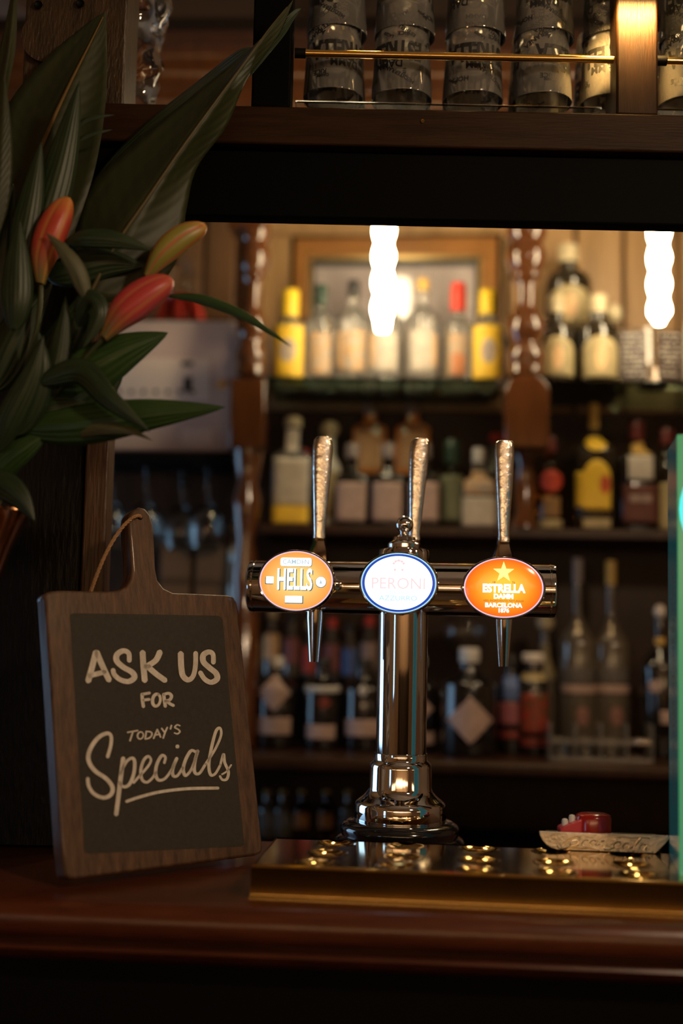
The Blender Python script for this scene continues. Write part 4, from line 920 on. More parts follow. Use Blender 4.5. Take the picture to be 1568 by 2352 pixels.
bottle(1136, 994, 50, Z2, SMK, 'smoky bottle with red stopper beside the right handle', 'red', D=DB + 0.08, neck=0.4, capf=0.10, capw=0.6, cork=True)
bottle(1262, 1005, 66, Z2, AMB, 'amber bottle with round red label beside the post', 'darkred', neck=0.36, sh=0.60, nk=0.74, capf=0.16, capw=0.42, labels=((1083, 1134, 50, REDL, 'oval'), (1196, 1214, 50, CRM), (1145, 1190, 40, lm('bronze', (0.28, 0.15, 0.05)))))
bottle(1363, 928, 94, Z2, BRN, 'dark tequila bottle with yellow arched label and gold neck', 'gold', shape='square', neck=0.26, sh=0.62, nk=0.74, capf=0.20, capw=0.24, labels=((1063, 1176, 62, YEL, 'arch'), (1003, 1042, 48, YEL, 'oval'), (1196, 1216, 62, CRM), (1095, 1140, 24, REDL, 'oval', 18), (1090, 1170, 16, YEL, 'rect', -38)))
bottle(1462, 968, 98, Z2, BLK, 'dark whisky bottle with white and dark red labels', 'darkred', shape='square', neck=0.30, sh=0.64, nk=0.76, capf=0.18, capw=0.34, labels=((1052, 1108, 56, WHI), (1120, 1205, 80, lm('maroon', (0.10, 0.022, 0.012))), (1142, 1158, 50, PNK), (1018, 1048, 46, CAPS['gold'], 'arch', 8)))
bottle(1532, 985, 60, Z2, BRN, 'dark bottle with cream label partly behind the green tower', 'darkred', neck=0.4, capf=0.16, capw=0.5, labels=((1114, 1220, 46, CRM),))

# counter level
CT = Z3; G3 = 'black gin bottles with diamond labels'
DC = DB - 0.06
zr3 = riser(560, 905, 1560, DC + 0.12, DC + 0.26, CT, 'black riser step at the back of the counter')
for px, top, capc, m, lb in ((578, 1412, 'cream', CRM, 'bottle with cream cap and label at the back by the chalkboard edge'), (622, 1395, 'cream', ORL, 'bottle with peach label at the back above the diamond label'), (668, 1405, 'black', lm('rose', (0.30, 0.10, 0.10)), 'bottle with rose label at the back left of the spout'),
                             (712, 1425, 'gold', REDL, 'bottle with red label at the back behind the left spout'), (760, 1420, 'red', lm('rose', (0.30, 0.10, 0.10)), 'bottle with red cap at the back right of the left spout'), (803, 1430, 'black', BLU, 'bottle with blue label at the back row'), (846, 1415, 'red', PNK, 'bottle with pink label at the back beside the chrome column')):
    bottle(px, top, 42, zr3, SMK, lb, capc, D=DC + 0.18, neck=0.38, sh=0.55, nk=0.7, capf=0.16, capw=0.5, labels=((top + 60, top + 120, 36, m),), group='small bottles at the back of the counter')
bottle(630, 1508, 96, CT, BLK, 'black gin bottle with diamond label beside the chalkboard', 'silver', D=DC, neck=0.34, sh=0.66, nk=0.80, capf=0.12, capw=0.36, labels=((1547, 1632, 76, PNK, 'diamond'), (1645, 1684, 78, PNK)), group=G3)
bottle(737, 1510, 88, CT, BLK, 'black bottle with silver ribbon and red crest under the left spout', 'black', D=DC, neck=0.40, sh=0.66, nk=0.80, capf=0.12, capw=0.44, labels=((1574, 1588, 82, SIL), (1596, 1626, 34, lm('crest', (0.20, 0.03, 0.02)), 'diamond', 8), (1662, 1694, 66, PNK)))
bottle(832, 1512, 92, CT, BLK, 'black bottle with low white label left of the chrome column', 'black', D=DC, neck=0.40, sh=0.66, nk=0.80, capf=0.12, capw=0.44, labels=((1650, 1688, 82, PNK), (1572, 1596, 20, SIL, 'oval')))
bottle(958, 1505, 94, CT, BLK, 'black gin bottle with diamond label half hidden by the chrome column', 'silver', D=DC, neck=0.34, sh=0.66, nk=0.80, capf=0.12, capw=0.36, labels=((1590, 1660, 70, PNK, 'diamond'), (1678, 1705, 76, PNK)), group=G3)
bottle(1075, 1488, 128, CT, BLK, 'large black gin bottle with wide diamond label right of the chrome column', 'silver', D=DC - 0.05, neck=0.34, sh=0.66, nk=0.80, capf=0.14, capw=0.36, labels=((1597, 1704, 106, PNK, 'diamond'),), group=G3)
bottle(1172, 1505, 62, CT, BLK, 'dark bottle with blue and pink labels under the right spout', 'black', D=DC, neck=0.44, sh=0.66, nk=0.80, capf=0.14, capw=0.5, labels=((1552, 1606, 40, BLU), (1612, 1662, 52, lm('mauve', (0.30, 0.09, 0.11))), (1676, 1694, 50, lm('crest', (0.20, 0.03, 0.02)))))
bottle(1223, 1500, 76, CT, BLK, 'black bottle with white neck band and red patterned label', 'white', D=DC - 0.01, neck=0.60, sh=0.68, nk=0.80, capf=0.09, capw=0.66, labels=((1545, 1562, 56, CRM), (1592, 1682, 62, lm('red_pattern', (0.34, 0.025, 0.02), (0.05, 0.06, 0.02))), (1692, 1712, 60, lm('crest', (0.20, 0.03, 0.02)))))
for px, top, lb in ((1325, 1282, 'tall clear vodka bottle with grey cap behind the acrylic rack'), (1402, 1288, 'tall clear vodka bottle with gold cap behind the acrylic rack')):
    bottle(px, top, 86, CT, SMK, lb, 'grey' if px < 1350 else 'gold', D=DC + 0.07, neck=0.24, sh=0.55, nk=0.72, capf=0.13, capw=0.28, labels=((1535, 1565, 70, lm('ash', (0.12, 0.11, 0.11))), (1572, 1590, 78, PNK), (1620, 1665, 30, lm('rosette', (0.25, 0.12, 0.10)), 'oval', 6)), group='tall clear vodka bottles')
bottle(1516, 1388, 92, CT, BLK, 'black bottle with tilted pale label beside the green tower', 'white', D=DC + 0.02, neck=0.26, sh=0.58, nk=0.74, capf=0.10, capw=0.30, cork=True, labels=((1630, 1660, 50, PNK, 'rect', 16), (1465, 1480, 24, CAPS['gold']), (1560, 1590, 26, PNK, 'oval', -20)))
bottle(1250, 1408, 52, CT, SMK, 'smoky bottle with cream stopper behind the red patterned label', 'cream', D=DC + 0.09, neck=0.4, sh=0.5, nk=0.72, capf=0.14, capw=0.8, cork=True, labels=((1480, 1560, 46, lm('straw', (0.24, 0.20, 0.11))),))
# globe glass behind the large black bottle
gq = bb(1066, 1450, DC + 0.10); s_ = (DC + 0.10) / FPX
gl = thing('gin_balloon_glass', 'round-bowled stem glass catching blue light behind the large diamond-label bottle', 'glass', (gq.x, gq.y, CT))
cz_ = gq.z - CT; R_ = 52 * s_
obj('bowl', MB().lathe([(0.004, cz_ - R_)] + [(R_ * math.cos(a), cz_ + R_ * math.sin(a)) for a in [-1.45 + i * 0.17 for i in range(14)]] + [((R_ - 0.0016) * math.cos(a), cz_ + (R_ - 0.0016) * math.sin(a)) for a in [-1.45 + i * 0.17 for i in range(13, -1, -1)]] + [(0, cz_ - R_ + 0.0016)], 40), M['glass'], gl)
obj('stem', MB().lathe([(0, 0), (0.034, 0), (0.034, 0.002), (0.006, 0.006), (0.0035, 0.012), (0.0035, cz_ - R_ + 0.001), (0, cz_ - R_ + 0.001)], 32), M['glass'], gl)
# acrylic rack
rq = bb(1375, 1725, DC - 0.09); s_ = (DC - 0.09) / FPX
RACK = mat('rack_acrylic', (0.9, 0.85, 0.78), 0.05, trans=0.85)
rk = thing('acrylic_rack', 'low clear acrylic rack on the counter in front of the vodka bottles', 'rack', (rq.x, rq.y, CT), RZB)
rw = 225 * s_; rh = bb(1375, 1660, DC - 0.09).z - CT
for z in (0.003, rh * 0.5):
    obj('rail', MB().box((0, -0.03, z + 0.001), (rw, 0.004, 0.008)).box((0, 0.03, z + 0.001), (rw, 0.004, 0.008)), RACK, rk, bevel=0.0008)
for i in range(5):
    obj('divider', MB().box((-rw / 2 + rw * i / 4, 0, rh / 2), (0.004, 0.064, rh)), RACK, rk, bevel=0.0008)
obj('clip', MB().box((rw / 2 - 0.02, -0.035, rh * 0.55), (0.028, 0.006, 0.010)), M['chrome'], rk, bevel=0.001)
for i in range(3):
    x = -rw / 2 + rw * (i + 0.5) / 4; c_ = E((rq.x + x, rq.y - KW * x, CT + 0.0005))
    t = tag(obj('shot_glass', MB().lathe([(0, 0), (0.014, 0), (0.019, 0.042), (0.0175, 0.042), (0.0130, 0.006), (0, 0.006)], 24), M['glass'], loc=c_), 'small shot glass in the %s slot of the acrylic rack' % ('first', 'second', 'third')[i], 'glass', 'shot glasses in the acrylic rack')

# under the counter
ZU = bb(700, 1925, DS + 0.1).z
for px, body, lb in ((612, SMK, 'grey bottle under the counter nearest the chalkboard'), (648, SMK, 'second grey bottle under the counter'), (692, AMB, 'amber bottle under the counter, left of the pair'), (748, AMB, 'amber bottle under the counter, right of the pair'), (798, SMK, 'dark bottle under the counter beside the plinth')):
    bottle(px, 1815, 44, ZU, body, lb, 'gold', D=DS + 0.10, neck=0.38, sh=0.6, nk=0.78, capf=0.08, capw=0.42, labels=((1862, 1900, 36, lm('dim_orange', (0.26, 0.10, 0.02)) if body is AMB else lm('ash', (0.12, 0.11, 0.11))),), group='small mixer bottles under the counter')

# ------------------------------------------------------------------ left bay: notice board, stem glasses, boxes
nq = bb(405, 890, DB - 0.02)
nb = thing('notice_board', 'pale lilac-grey notice board leaning in the left bay above the hanging glasses', 'notice board', nq, RZB)
def nrel(px, row): q = bb(px, row, DB - 0.02) - nq; return (q.x / math.cos(RZB), q.z)
def nrect(p0, p1): (xa, za), (xb, zb_) = nrel(*p0), nrel(*p1); return ((xa + xb) / 2, (za + zb_) / 2, abs(xb - xa), abs(za - zb_))
x, z, w_, h_ = nrect((262, 737), (545, 1038)); obj('panel', MB().box((x, 0, z), (w_, 0.012, h_)), mat('notice_pale', (0.62, 0.47, 0.41), 0.6, col2=(0.55, 0.42, 0.37), nscale=3), nb, bevel=0.002)
x, z, w_, h_ = nrect((272, 822), (482, 922)); sh_ = obj('paper_sheet', MB().box((x, -0.0068, z), (w_, 0.001, h_)), mat('notice_paper', (0.74, 0.60, 0.50), 0.7), nb, smooth=False)
mb = MB()
for i in range(7):
    x, z, w_, h_ = nrect((270 + i * 28, 897), (280 + i * 28, 906)); mb.box((x, -0.0076, z), (w_, 0.0006, h_))
obj('dark_marks', mb, M['ink'], sh_, smooth=False)
x, z, w_, h_ = nrect((418, 832), (444, 842)); x2, z2, w2, h2 = nrect((424, 868), (441, 902))
obj('dark_figure', MB().box((x, -0.0076, z), (w_, 0.0006, h_)).box((x2, -0.0076, z2), (w2, 0.0006, h2)), M['ink'], sh_, smooth=False)
x, z, w_, h_ = nrect((420, 985), (488, 1025)); obj('small_card', MB().box((x, -0.0068, z), (w_, 0.001, h_)), mat('notice_card', (0.72, 0.57, 0.50), 0.7), nb, smooth=False)
x, z, w_, h_ = nrect((497, 873), (517, 898)); obj('glint_disc', MB().lathe([(0, 0), (w_ / 2, 0), (w_ / 2 * 0.9, 0.006), (0, 0.009)], 16, c=(x, -0.006, z), M=Matrix.Rotation(PI / 2, 3, 'X')), M['gold'], nb)  # gold disc stands in for a blurred highlight
# rail the glasses hang from, also carrying the board
zr_ = bb(400, 1039, DB - 0.02).z
rail = tag(bbox('glass_rack', 150, 560, 1039, 1062, DB - 0.09, DB + 0.10, M['bar_front']), 'black slatted rack under the notice board from which stem glasses hang', 'rack')
zrk = bb(400, 1062, DB - 0.09).z
G4 = 'stem glasses hanging upside down under the rack'
wine = MB().lathe([(0, 0), (0.034, 0), (0.034, -0.0018), (0.008, -0.006), (0.0042, -0.012), (0.0038, -0.070), (0.006, -0.080), (0.020, -0.090), (0.036, -0.110), (0.042, -0.135), (0.040, -0.160), (0.034, -0.182), (0.0328, -0.182), (0.0387, -0.160), (0.0406, -0.135), (0.0346, -0.111), (0.019, -0.0925), (0.0, -0.086)], 36)
wp = None
for i, (px, D) in enumerate(((215, DB - 0.05), (258, DB - 0.05), (338, DB - 0.05), (420, DB), (478, DB - 0.05))):
    q = bb(px, 1062, D)
    if wp is None: o = wp = obj('stem_glass', wine, M['glass'])
    else: o = wp.copy(); col.objects.link(o)
    o.location = (q.x, q.y, zrk - 0.0005)
    tag(o, 'clear stem glass hanging upside down, %s under the notice board' % ('hidden behind the brown post', 'against the brown post', 'above the chalkboard handle', 'fourth along', 'last before the post')[i], 'glass', G4)
zsh = bb(450, 1425, DB).z
tag(bbw('wooden_shelf', bb(150, 1425, DB).x, bb(532, 1425, DB).x, zsh - 0.02, zsh, DB - 0.09, DW + 0.01, M['back_dark']), 'dark shelf hidden behind the chalkboard carrying brown boxes', 'shelf')
for px0, px1, r0, lb in ((372, 440, 1246, 'brown cardboard box behind the chalkboard handle'), (452, 522, 1252, 'brown cardboard box beside the slim bottle with peach label')):
    a = bb(px0, 1300, DB - 0.02).x; b = bb(px1, 1300, DB - 0.02).x; zt_ = bb(px0, r0, DB - 0.02).z
    t = thing('carton', lb, 'box', ((a + b) / 2, DB + 0.03 - KW * (a + b) / 2, zsh), RZB, 'brown cartons in the left bay')
    obj('box', MB().box((0, 0, (zt_ - zsh) / 2), (b - a, 0.10, zt_ - zsh)), mat('carton_brown', (0.17, 0.095, 0.042), 0.7), t, bevel=0.002)
    obj('tape', MB().box((0, -0.0503, (zt_ - zsh) * 0.5), (b - a - 0.004, 0.0006, 0.018)), mat('carton_tape', (0.10, 0.055, 0.025), 0.4), t, smooth=False)
bottle(546, 1196, 50, zsh, FRO, 'slim bottle with peach label between the cartons and the beer font', 'cream', D=DB - 0.03, neck=0.6, sh=0.70, nk=0.80, capf=0.10, capw=0.7, labels=((1212, 1275, 48, ORL), (1290, 1345, 46, lm('tan', (0.30, 0.18, 0.09)))))
# domed bottle with red legs standing on the notice board's ledge
dq = bb(412, 736, DB + 0.06); s_ = (DB + 0.06) / FPX
lz = bb(412, 737, DB + 0.02).z
tag(bbw('wooden_shelf', bb(262, 737, DB).x, bb(536, 737, DB).x, lz - 0.015, lz, DB + 0.0, DW - 0.001, M['back_dark']), 'narrow ledge behind the top of the notice board', 'shelf')
dm = thing('glass_dome', 'clear glass dome on splayed red legs above the notice board', 'ornament', (dq.x, dq.y, lz))
hd = bb(412, 592, DB + 0.06).z - lz
obj('dome', MB().lathe([(0, hd), (8 * s_, hd), (10 * s_, hd - 0.006), (22 * s_, hd - 0.02), (30 * s_, hd - 0.04), (30 * s_, hd * 0.45), (26 * s_, hd * 0.40), (0, hd * 0.38)], 32), M['glass'], dm)
obj('red_collar', MB().lathe([(0, hd * 0.34), (40 * s_, hd * 0.34), (44 * s_, hd * 0.38), (30 * s_, hd * 0.43), (0, hd * 0.43)], 32), CAPS['red'], dm)
for a in (0.3, 1.4, 2.5, 3.7, 4.7, 5.6):
    obj('red_leg', MB().tube([(36 * s_ * math.cos(a), 36 * s_ * math.sin(a) * 0.7, hd * 0.36), (46 * s_ * math.cos(a), 46 * s_ * math.sin(a) * 0.7, hd * 0.2), (54 * s_ * math.cos(a), 54 * s_ * math.sin(a) * 0.7, 0.004)], [0.009, 0.011, 0.009], 12), CAPS['red'], dm)

# ------------------------------------------------------------------ flowers in a copper vase
VY = 1.50
vp = at_d(64, 1180, VY - 0.0); VR = 0.090
vx = at_d(64, 1185, VY).x - VR; vz = at_d(0, 1176, VY).z
vase = thing('flower_vase', 'flared copper vase at the left edge holding lilies and broad leaves', 'vase', (vx, VY, BAR))
vh = vz - BAR
obj('body', MB().lathe([(0, 0), (0.060, 0), (0.062, 0.004), (0.055, 0.014), (0.026, 0.030), (0.019, 0.060), (0.021, 0.12), (0.030, 0.20), (0.045, vh - 0.16), (0.056, vh - 0.09), (0.070, vh - 0.045), (0.084, vh - 0.012), (0.088, vh - 0.003), (VR, vh), (VR - 0.001, vh + 0.003), (VR - 0.005, vh + 0.002), (0.080, vh - 0.012), (0.064, vh - 0.045), (0.048, vh - 0.10), (0.030, vh - 0.18), (0.0, vh - 0.2)], 56), M['copper'], vase)
def leafmat(name, c1, c2, rough=0.38, vein=0.35):
    m = bpy.data.materials.new(name); m.use_nodes = True; nt = m.node_tree; b = nt.nodes['Principled BSDF']
    uv = nt.nodes.new('ShaderNodeUVMap'); sep = nt.nodes.new('ShaderNodeSeparateXYZ'); nt.links.new(uv.outputs[0], sep.inputs[0])
    nz = nt.nodes.new('ShaderNodeTexNoise'); nz.inputs['Scale'].default_value = 5; nz.inputs['Detail'].default_value = 5
    rp = nt.nodes.new('ShaderNodeValToRGB'); rp.color_ramp.elements[0].color = tuple(c1) + (1,); rp.color_ramp.elements[1].color = tuple(c2) + (1,); rp.color_ramp.elements[0].position = 0.3; rp.color_ramp.elements[1].position = 0.7
    nt.links.new(uv.outputs[0], nz.inputs['Vector']); nt.links.new(nz.outputs['Fac'], rp.inputs[0]); nt.links.new(rp.outputs[0], b.inputs['Base Color'])
    # side veins: u + slope |v|
    ab = nt.nodes.new('ShaderNodeMath'); ab.operation = 'ABSOLUTE'; nt.links.new(sep.outputs['Y'], ab.inputs[0])
    mu = nt.nodes.new('ShaderNodeMath'); mu.operation = 'MULTIPLY_ADD'; nt.links.new(ab.outputs[0], mu.inputs[0]); mu.inputs[1].default_value = -0.16 if vein > 0 else 0.0; nt.links.new(sep.outputs['X'], mu.inputs[2])
    if vein <= 0: mu.inputs[1].default_value = 0; nt.links.new(sep.outputs['Y'], mu.inputs[2])
    m2 = nt.nodes.new('ShaderNodeMath'); m2.operation = 'MULTIPLY'; nt.links.new(mu.outputs[0], m2.inputs[0]); m2.inputs[1].default_value = 120.0 if vein > 0 else 22.0
    si = nt.nodes.new('ShaderNodeMath'); si.operation = 'SINE'; nt.links.new(m2.outputs[0], si.inputs[0])
    bp = nt.nodes.new('ShaderNodeBump'); bp.inputs['Strength'].default_value = abs(vein); bp.inputs['Distance'].default_value = 0.0012; nt.links.new(si.outputs[0], bp.inputs['Height']); nt.links.new(bp.outputs[0], b.inputs['Normal'])
    b.inputs['Roughness'].default_value = rough; b.inputs['Specular IOR Level'].default_value = 0.35
    return m
LG = leafmat('leaf_olive', (0.014, 0.019, 0.006), (0.024, 0.030, 0.009), 0.5, 0.10); LG2 = leafmat('leaf_deep_green', (0.010, 0.022, 0.009), (0.020, 0.036, 0.014), 0.42, -0.22); LG3 = leafmat('leaf_bright_green', (0.014, 0.040, 0.008), (0.026, 0.060, 0.014), 0.42, -0.22)
LG4 = leafmat('leaf_grey_green', (0.05, 0.055, 0.025), (0.09, 0.09, 0.045), 0.45, -0.2)
RIB = mat('leaf_rib', (0.105, 0.060, 0.012), 0.5); STEM = mat('stem_green', (0.035, 0.045, 0.012), 0.5)
def resamp(pts, n):
    P = catmull([E(p) for p in pts], 12); L = [0.0]
    for a, b in zip(P, P[1:]): L.append(L[-1] + (b - a).length)
    out = []; k_ = 0
    for i in range(n + 1):
        t_ = L[-1] * i / n
        while k_ < len(P) - 2 and L[k_ + 1] < t_: k_ += 1
        d = L[k_ + 1] - L[k_]; f = (t_ - L[k_]) / d if d > 1e-9 else 0
        out.append(P[k_].lerp(P[k_ + 1], f))
    return out
def loft(name, left, mid, right, m, parent, cup=0.0, wave=0.0, N=36, NV=6, solid=0.0007):
    l, c, r = resamp(left, N), resamp(mid, N), resamp(right, N); mb = MB(); uvs = []
    for i in range(N + 1):
        for side, e_ in ((-1, l), (1, r)):
            pass
        row = []
        for j in range(-NV, NV + 1):
            f = abs(j) / NV; e_ = l if j < 0 else r
            p = c[i].lerp(e_[i], f); bul = cup * math.sin(f * PI) * math.sin(PI * min(1, i / N * 1.1))
            p = p + E((0, bul + wave * math.sin(i * 0.55 + j) * f * f, 0)); mb.v.append(tuple(p)); uvs.append((i / N, j / NV))
    W = 2 * NV + 1
    for i in range(N):
        for j in range(W - 1): a = i * W + j; mb.f.append((a, a + 1, a + W + 1, a + W))
    o = obj(name, mb, m, parent, angle=180); ul = o.data.uv_layers.new(name='UVMap')
    for lp in o.data.loops: ul.data[lp.index].uv = uvs[lp.vertex_index]
    mo = o.modifiers.new('thick', 'SOLIDIFY'); mo.thickness = solid; mo.offset = 0
    return o, c
def P3(x, y, Y): return at_d(x, y, Y)
def simple_leaf(name, pts, width, m, parent, fold=0.006, prof=None, wave=0.0, tip=0.0, asym=0.0):
    # pts: (px, row, Y) along the midrib; width in pixels at widest
    mid = [P3(*p) for p in pts]; c = resamp(mid, 30); l, r = [], []; cen = [E((x, y)) for x, y, _ in pts]
    for i, p in enumerate(c):
        t_ = c[min(i + 1, 30)] - c[max(i - 1, 0)]; f = i / 30
        nrm = E((0, 1, 0)).cross(t_)
        if nrm.length < 1e-6: nrm = E((0, 0, 1))
        nrm.normalize()
        w_ = (width / 2) * p.y / FPX * (prof(f) if prof else (math.sin(PI * min(1, f ** 0.8)) ** 0.8 * (1 - 0.25 * f) + 0.06 * (1 - f)))
        l.append(p + nrm * w_ * (1 + asym) + E((0, fold * w_ / 0.012, 0))); r.append(p - nrm * w_ * (1 - asym) + E((0, fold * w_ / 0.012 * 0.6, 0)))
    l[-1] = c[-1]; r[-1] = c[-1]
    return loft(name, l, c, r, m, parent, cup=0.0, wave=wave, N=30, NV=4, solid=0.0008)[0]
def stem(pts, rad, parent, name='stem', m=None):
    return obj(name, MB().tube(catmull([P3(*p) if len(p) == 3 and p[0] > 5 or True and len(p) == 3 else p for p in pts], 8), rad, 10), m or STEM, parent)
def vpoint(): return E((vx, VY, vz))
def root(name, label, cat, group=None): return thing(name, label, cat, (0, 0, 0), 0, group)
VXP = -80                                                  # pixel column of the vase mouth
# broad leaf standing straight up
b1_ = root('broad_leaf_stem', 'broad upright olive leaf with thick yellow midrib at upper left', 'leaf')
l = [P3(120, 620, 1.50), P3(40, 470, 1.50), P3(8, 330, 1.52), P3(22, 235, 1.53), P3(110, 130, 1.545), P3(190, 62, 1.553), P3(243, 25, 1.556)]
c = [P3(25, 620, 1.47), P3(60, 430, 1.475), P3(112, 300, 1.50), P3(160, 195, 1.52), P3(205, 105, 1.54), P3(232, 50, 1.552), P3(243, 25, 1.556)]
r = [P3(130, 640, 1.50), P3(200, 450, 1.495), P3(228, 340, 1.51), P3(242, 240, 1.53), P3(246, 150, 1.545), P3(245, 80, 1.553), P3(243, 25, 1.556)]
l[0] = P3(-40, 640, 1.50); l[1] = P3(-8, 470, 1.50)
o, cc = loft('blade', l, c, r, LG, b1_, cup=0.012)
obj('midrib', MB().tube([p + E((0, -0.0012, 0)) for p in cc[:-1]], [0.0042 * (1 - 0.8 * i / len(cc)) for i in range(len(cc) - 1)], 10), RIB, b1_)
obj('stem', MB().tube(catmull([cc[0], P3(-20, 850, 1.49), E((vx + 0.02, VY, vz - 0.05))], 10), 0.0042, 10), STEM, b1_)
# huge folded leaf reaching the glasses
b2_ = root('broad_leaf_stem', 'huge folded leaf slanting up to the right towards the stacked glasses', 'leaf')
l = [P3(150, 640, 1.50), P3(175, 520, 1.50), P3(205, 428, 1.505), P3(320, 318, 1.51), P3(445, 218, 1.515), P3(560, 125, 1.52), P3(630, 58, 1.525), P3(672, 2, 1.53)]
c = [P3(200, 690, 1.47), P3(262, 570, 1.468), P3(335, 462, 1.47), P3(420, 338, 1.475), P3(500, 228, 1.485), P3(566, 138, 1.50), P3(622, 62, 1.515), P3(672, 2, 1.53)]
r = [P3(330, 700, 1.50), P3(405, 600, 1.50), P3(428, 480, 1.505), P3(452, 385, 1.51), P3(520, 290, 1.515), P3(568, 180, 1.52), P3(640, 82, 1.528), P3(672, 2, 1.53)]
o, cc = loft('blade', l, c, r, LG, b2_, cup=0.006)
l2 = [P3(205, 430, 1.512), P3(262, 355, 1.53), P3(355, 265, 1.545), P3(450, 190, 1.55), P3(540, 120, 1.54), P3(575, 108, 1.53)]
c2 = [P3(206, 431, 1.508), P3(320, 322, 1.515), P3(400, 258, 1.52), P3(470, 200, 1.522), P3(545, 140, 1.524), P3(576, 112, 1.526)]
r2 = [P3(207, 433, 1.507), P3(322, 324, 1.513), P3(402, 260, 1.518), P3(472, 202, 1.52), P3(546, 142, 1.523), P3(577, 113, 1.526)]
loft('folded_edge', l2, c2, r2, LG2, b2_)
l3 = [P3(575, 165, 1.524), P3(600, 105, 1.526), P3(640, 55, 1.53), P3(676, 22, 1.532), P3(692, 20, 1.533)]
c3 = [P3(574, 170, 1.523), P3(604, 122, 1.525), P3(645, 72, 1.529), P3(674, 36, 1.532), P3(692, 20, 1.533)]
r3 = [P3(572, 178, 1.522), P3(608, 136, 1.524), P3(652, 82, 1.528), P3(672, 50, 1.531), P3(692, 20, 1.533)]
loft('curled_tip', l3, c3, r3, LG2, b2_)
obj('midrib', MB().tube([p + E((0, -0.0010, 0)) for p in cc[:-1]], [0.0030 * (1 - 0.85 * i / len(cc)) for i in range(len(cc) - 1)], 10), mat('leaf_rib_green', (0.060, 0.048, 0.012), 0.5), b2_)
obj('stem', MB().tube(catmull([cc[0], P3(110, 880, 1.49), E((vx + 0.03, VY, vz - 0.05))], 10), 0.0042, 10), STEM, b2_)
# dark broad leaf at the far left edge
b3_ = root('broad_leaf_stem', 'dark narrow upright leaf cut by the upper left edge', 'leaf')
l = [P3(-60, 500, 1.46), P3(-40, 260, 1.47), P3(0, 110, 1.48), P3(30, -30, 1.49)]; c = [P3(-20, 500, 1.45), P3(0, 250, 1.455), P3(20, 110, 1.47), P3(34, -30, 1.49)]; r = [P3(20, 500, 1.46), P3(12, 260, 1.465), P3(36, 110, 1.48), P3(40, -30, 1.49)]
o, cc = loft('blade', l, c, r, LG, b3_, cup=0.004)
obj('stem', MB().tube(catmull([cc[0], P3(-60, 850, 1.48), E((vx - 0.02, VY, vz - 0.05))], 10), 0.0035, 10), STEM, b3_)

BUDM = {}
def budmat(name, base, mid, tip, line):
    m = bpy.data.materials.new(name); m.use_nodes = True; nt = m.node_tree; b = nt.nodes['Principled BSDF']
    uv = nt.nodes.new('ShaderNodeUVMap'); sep = nt.nodes.new('ShaderNodeSeparateXYZ'); nt.links.new(uv.outputs[0], sep.inputs[0])
    rp = nt.nodes.new('ShaderNodeValToRGB'); el = rp.color_ramp.elements; el[0].position = 0.06; el[0].color = tuple(base) + (1,); el[1].position = 1.0; el[1].color = tuple(tip) + (1,)
    e_ = el.new(0.38); e_.color = tuple(mid) + (1,); e_ = el.new(0.72); e_.color = tuple(mid) + (1,)
    nt.links.new(sep.outputs['X'], rp.inputs[0])
    mu = nt.nodes.new('ShaderNodeMath'); mu.operation = 'MULTIPLY'; nt.links.new(sep.outputs['Y'], mu.inputs[0]); mu.inputs[1].default_value = 2 * PI * 6
    cs = nt.nodes.new('ShaderNodeMath'); cs.operation = 'COSINE'; nt.links.new(mu.outputs[0], cs.inputs[0])
    r2 = nt.nodes.new('ShaderNodeValToRGB'); r2.color_ramp.elements[0].position = 0.55; r2.color_ramp.elements[0].color = (0, 0, 0, 1); r2.color_ramp.elements[1].position = 1.0; r2.color_ramp.elements[1].color = (0.75, 0.75, 0.75, 1)
    nt.links.new(cs.outputs[0], r2.inputs[0])
    mx = nt.nodes.new('ShaderNodeMix'); mx.data_type = 'RGBA'; nt.links.new(r2.outputs[0], mx.inputs['Factor']); nt.links.new(rp.outputs[0], mx.inputs['A']); mx.inputs['B'].default_value = tuple(line) + (1,)
    nt.links.new(mx.outputs['Result'], b.inputs['Base Color']); b.inputs['Roughness'].default_value = 0.42; b.inputs['Subsurface Weight'].default_value = 0.08; b.inputs['Subsurface Radius'].default_value = (0.004, 0.002, 0.001); return m
B_RED = budmat('bud_red', (0.16, 0.14, 0.03), (0.40, 0.050, 0.028), (0.50, 0.19, 0.035), (0.46, 0.21, 0.05))
B_ROS = budmat('bud_rose', (0.15, 0.13, 0.03), (0.40, 0.042, 0.040), (0.38, 0.055, 0.042), (0.42, 0.14, 0.06))
B_GRN = budmat('bud_green_red', (0.15, 0.15, 0.022), (0.21, 0.18, 0.028), (0.36, 0.19, 0.04), (0.42, 0.055, 0.025))
def bud(pts, wpx, m, parent, label, ph=0.0):
    P = resamp([P3(*p) for p in pts], 30); mb = MB(); n = 36; uvs = []
    T = (P[-1] - P[0]).normalized(); N_ = T.cross(E((0, 1, 0))).normalized(); B_ = T.cross(N_)
    for i, p in enumerate(P):
        f = i / 30; r = wpx / 2 * p.y / FPX * (0.30 + 0.70 * math.sin(min(1.0, f / 0.55) * PI / 2) if f < 0.55 else math.sqrt(max(0.0, 1 - ((f - 0.55) / 0.46) ** 2.2)))
        r = max(r, 0.0006)
        for k_ in range(n + 1):
            a = 2 * PI * k_ / n + ph; rr_ = r * (1 + 0.07 * math.cos(3 * (a - ph)) - 0.05 * abs(math.cos(3 * (a - ph))) ** 14)
            mb.v.append(tuple(p + N_ * math.cos(a) * rr_ + B_ * math.sin(a) * rr_)); uvs.append((f, k_ / n))
    for i in range(30):
        for k_ in range(n): a = i * (n + 1) + k_; mb.f.append((a, a + 1, a + n + 2, a + n + 1))
    o = obj('bud', mb, m, parent, angle=180); ul = o.data.uv_layers.new(name='UVMap')
    for lp in o.data.loops: ul.data[lp.index].uv = uvs[lp.vertex_index]
    o['label'] = label; return o
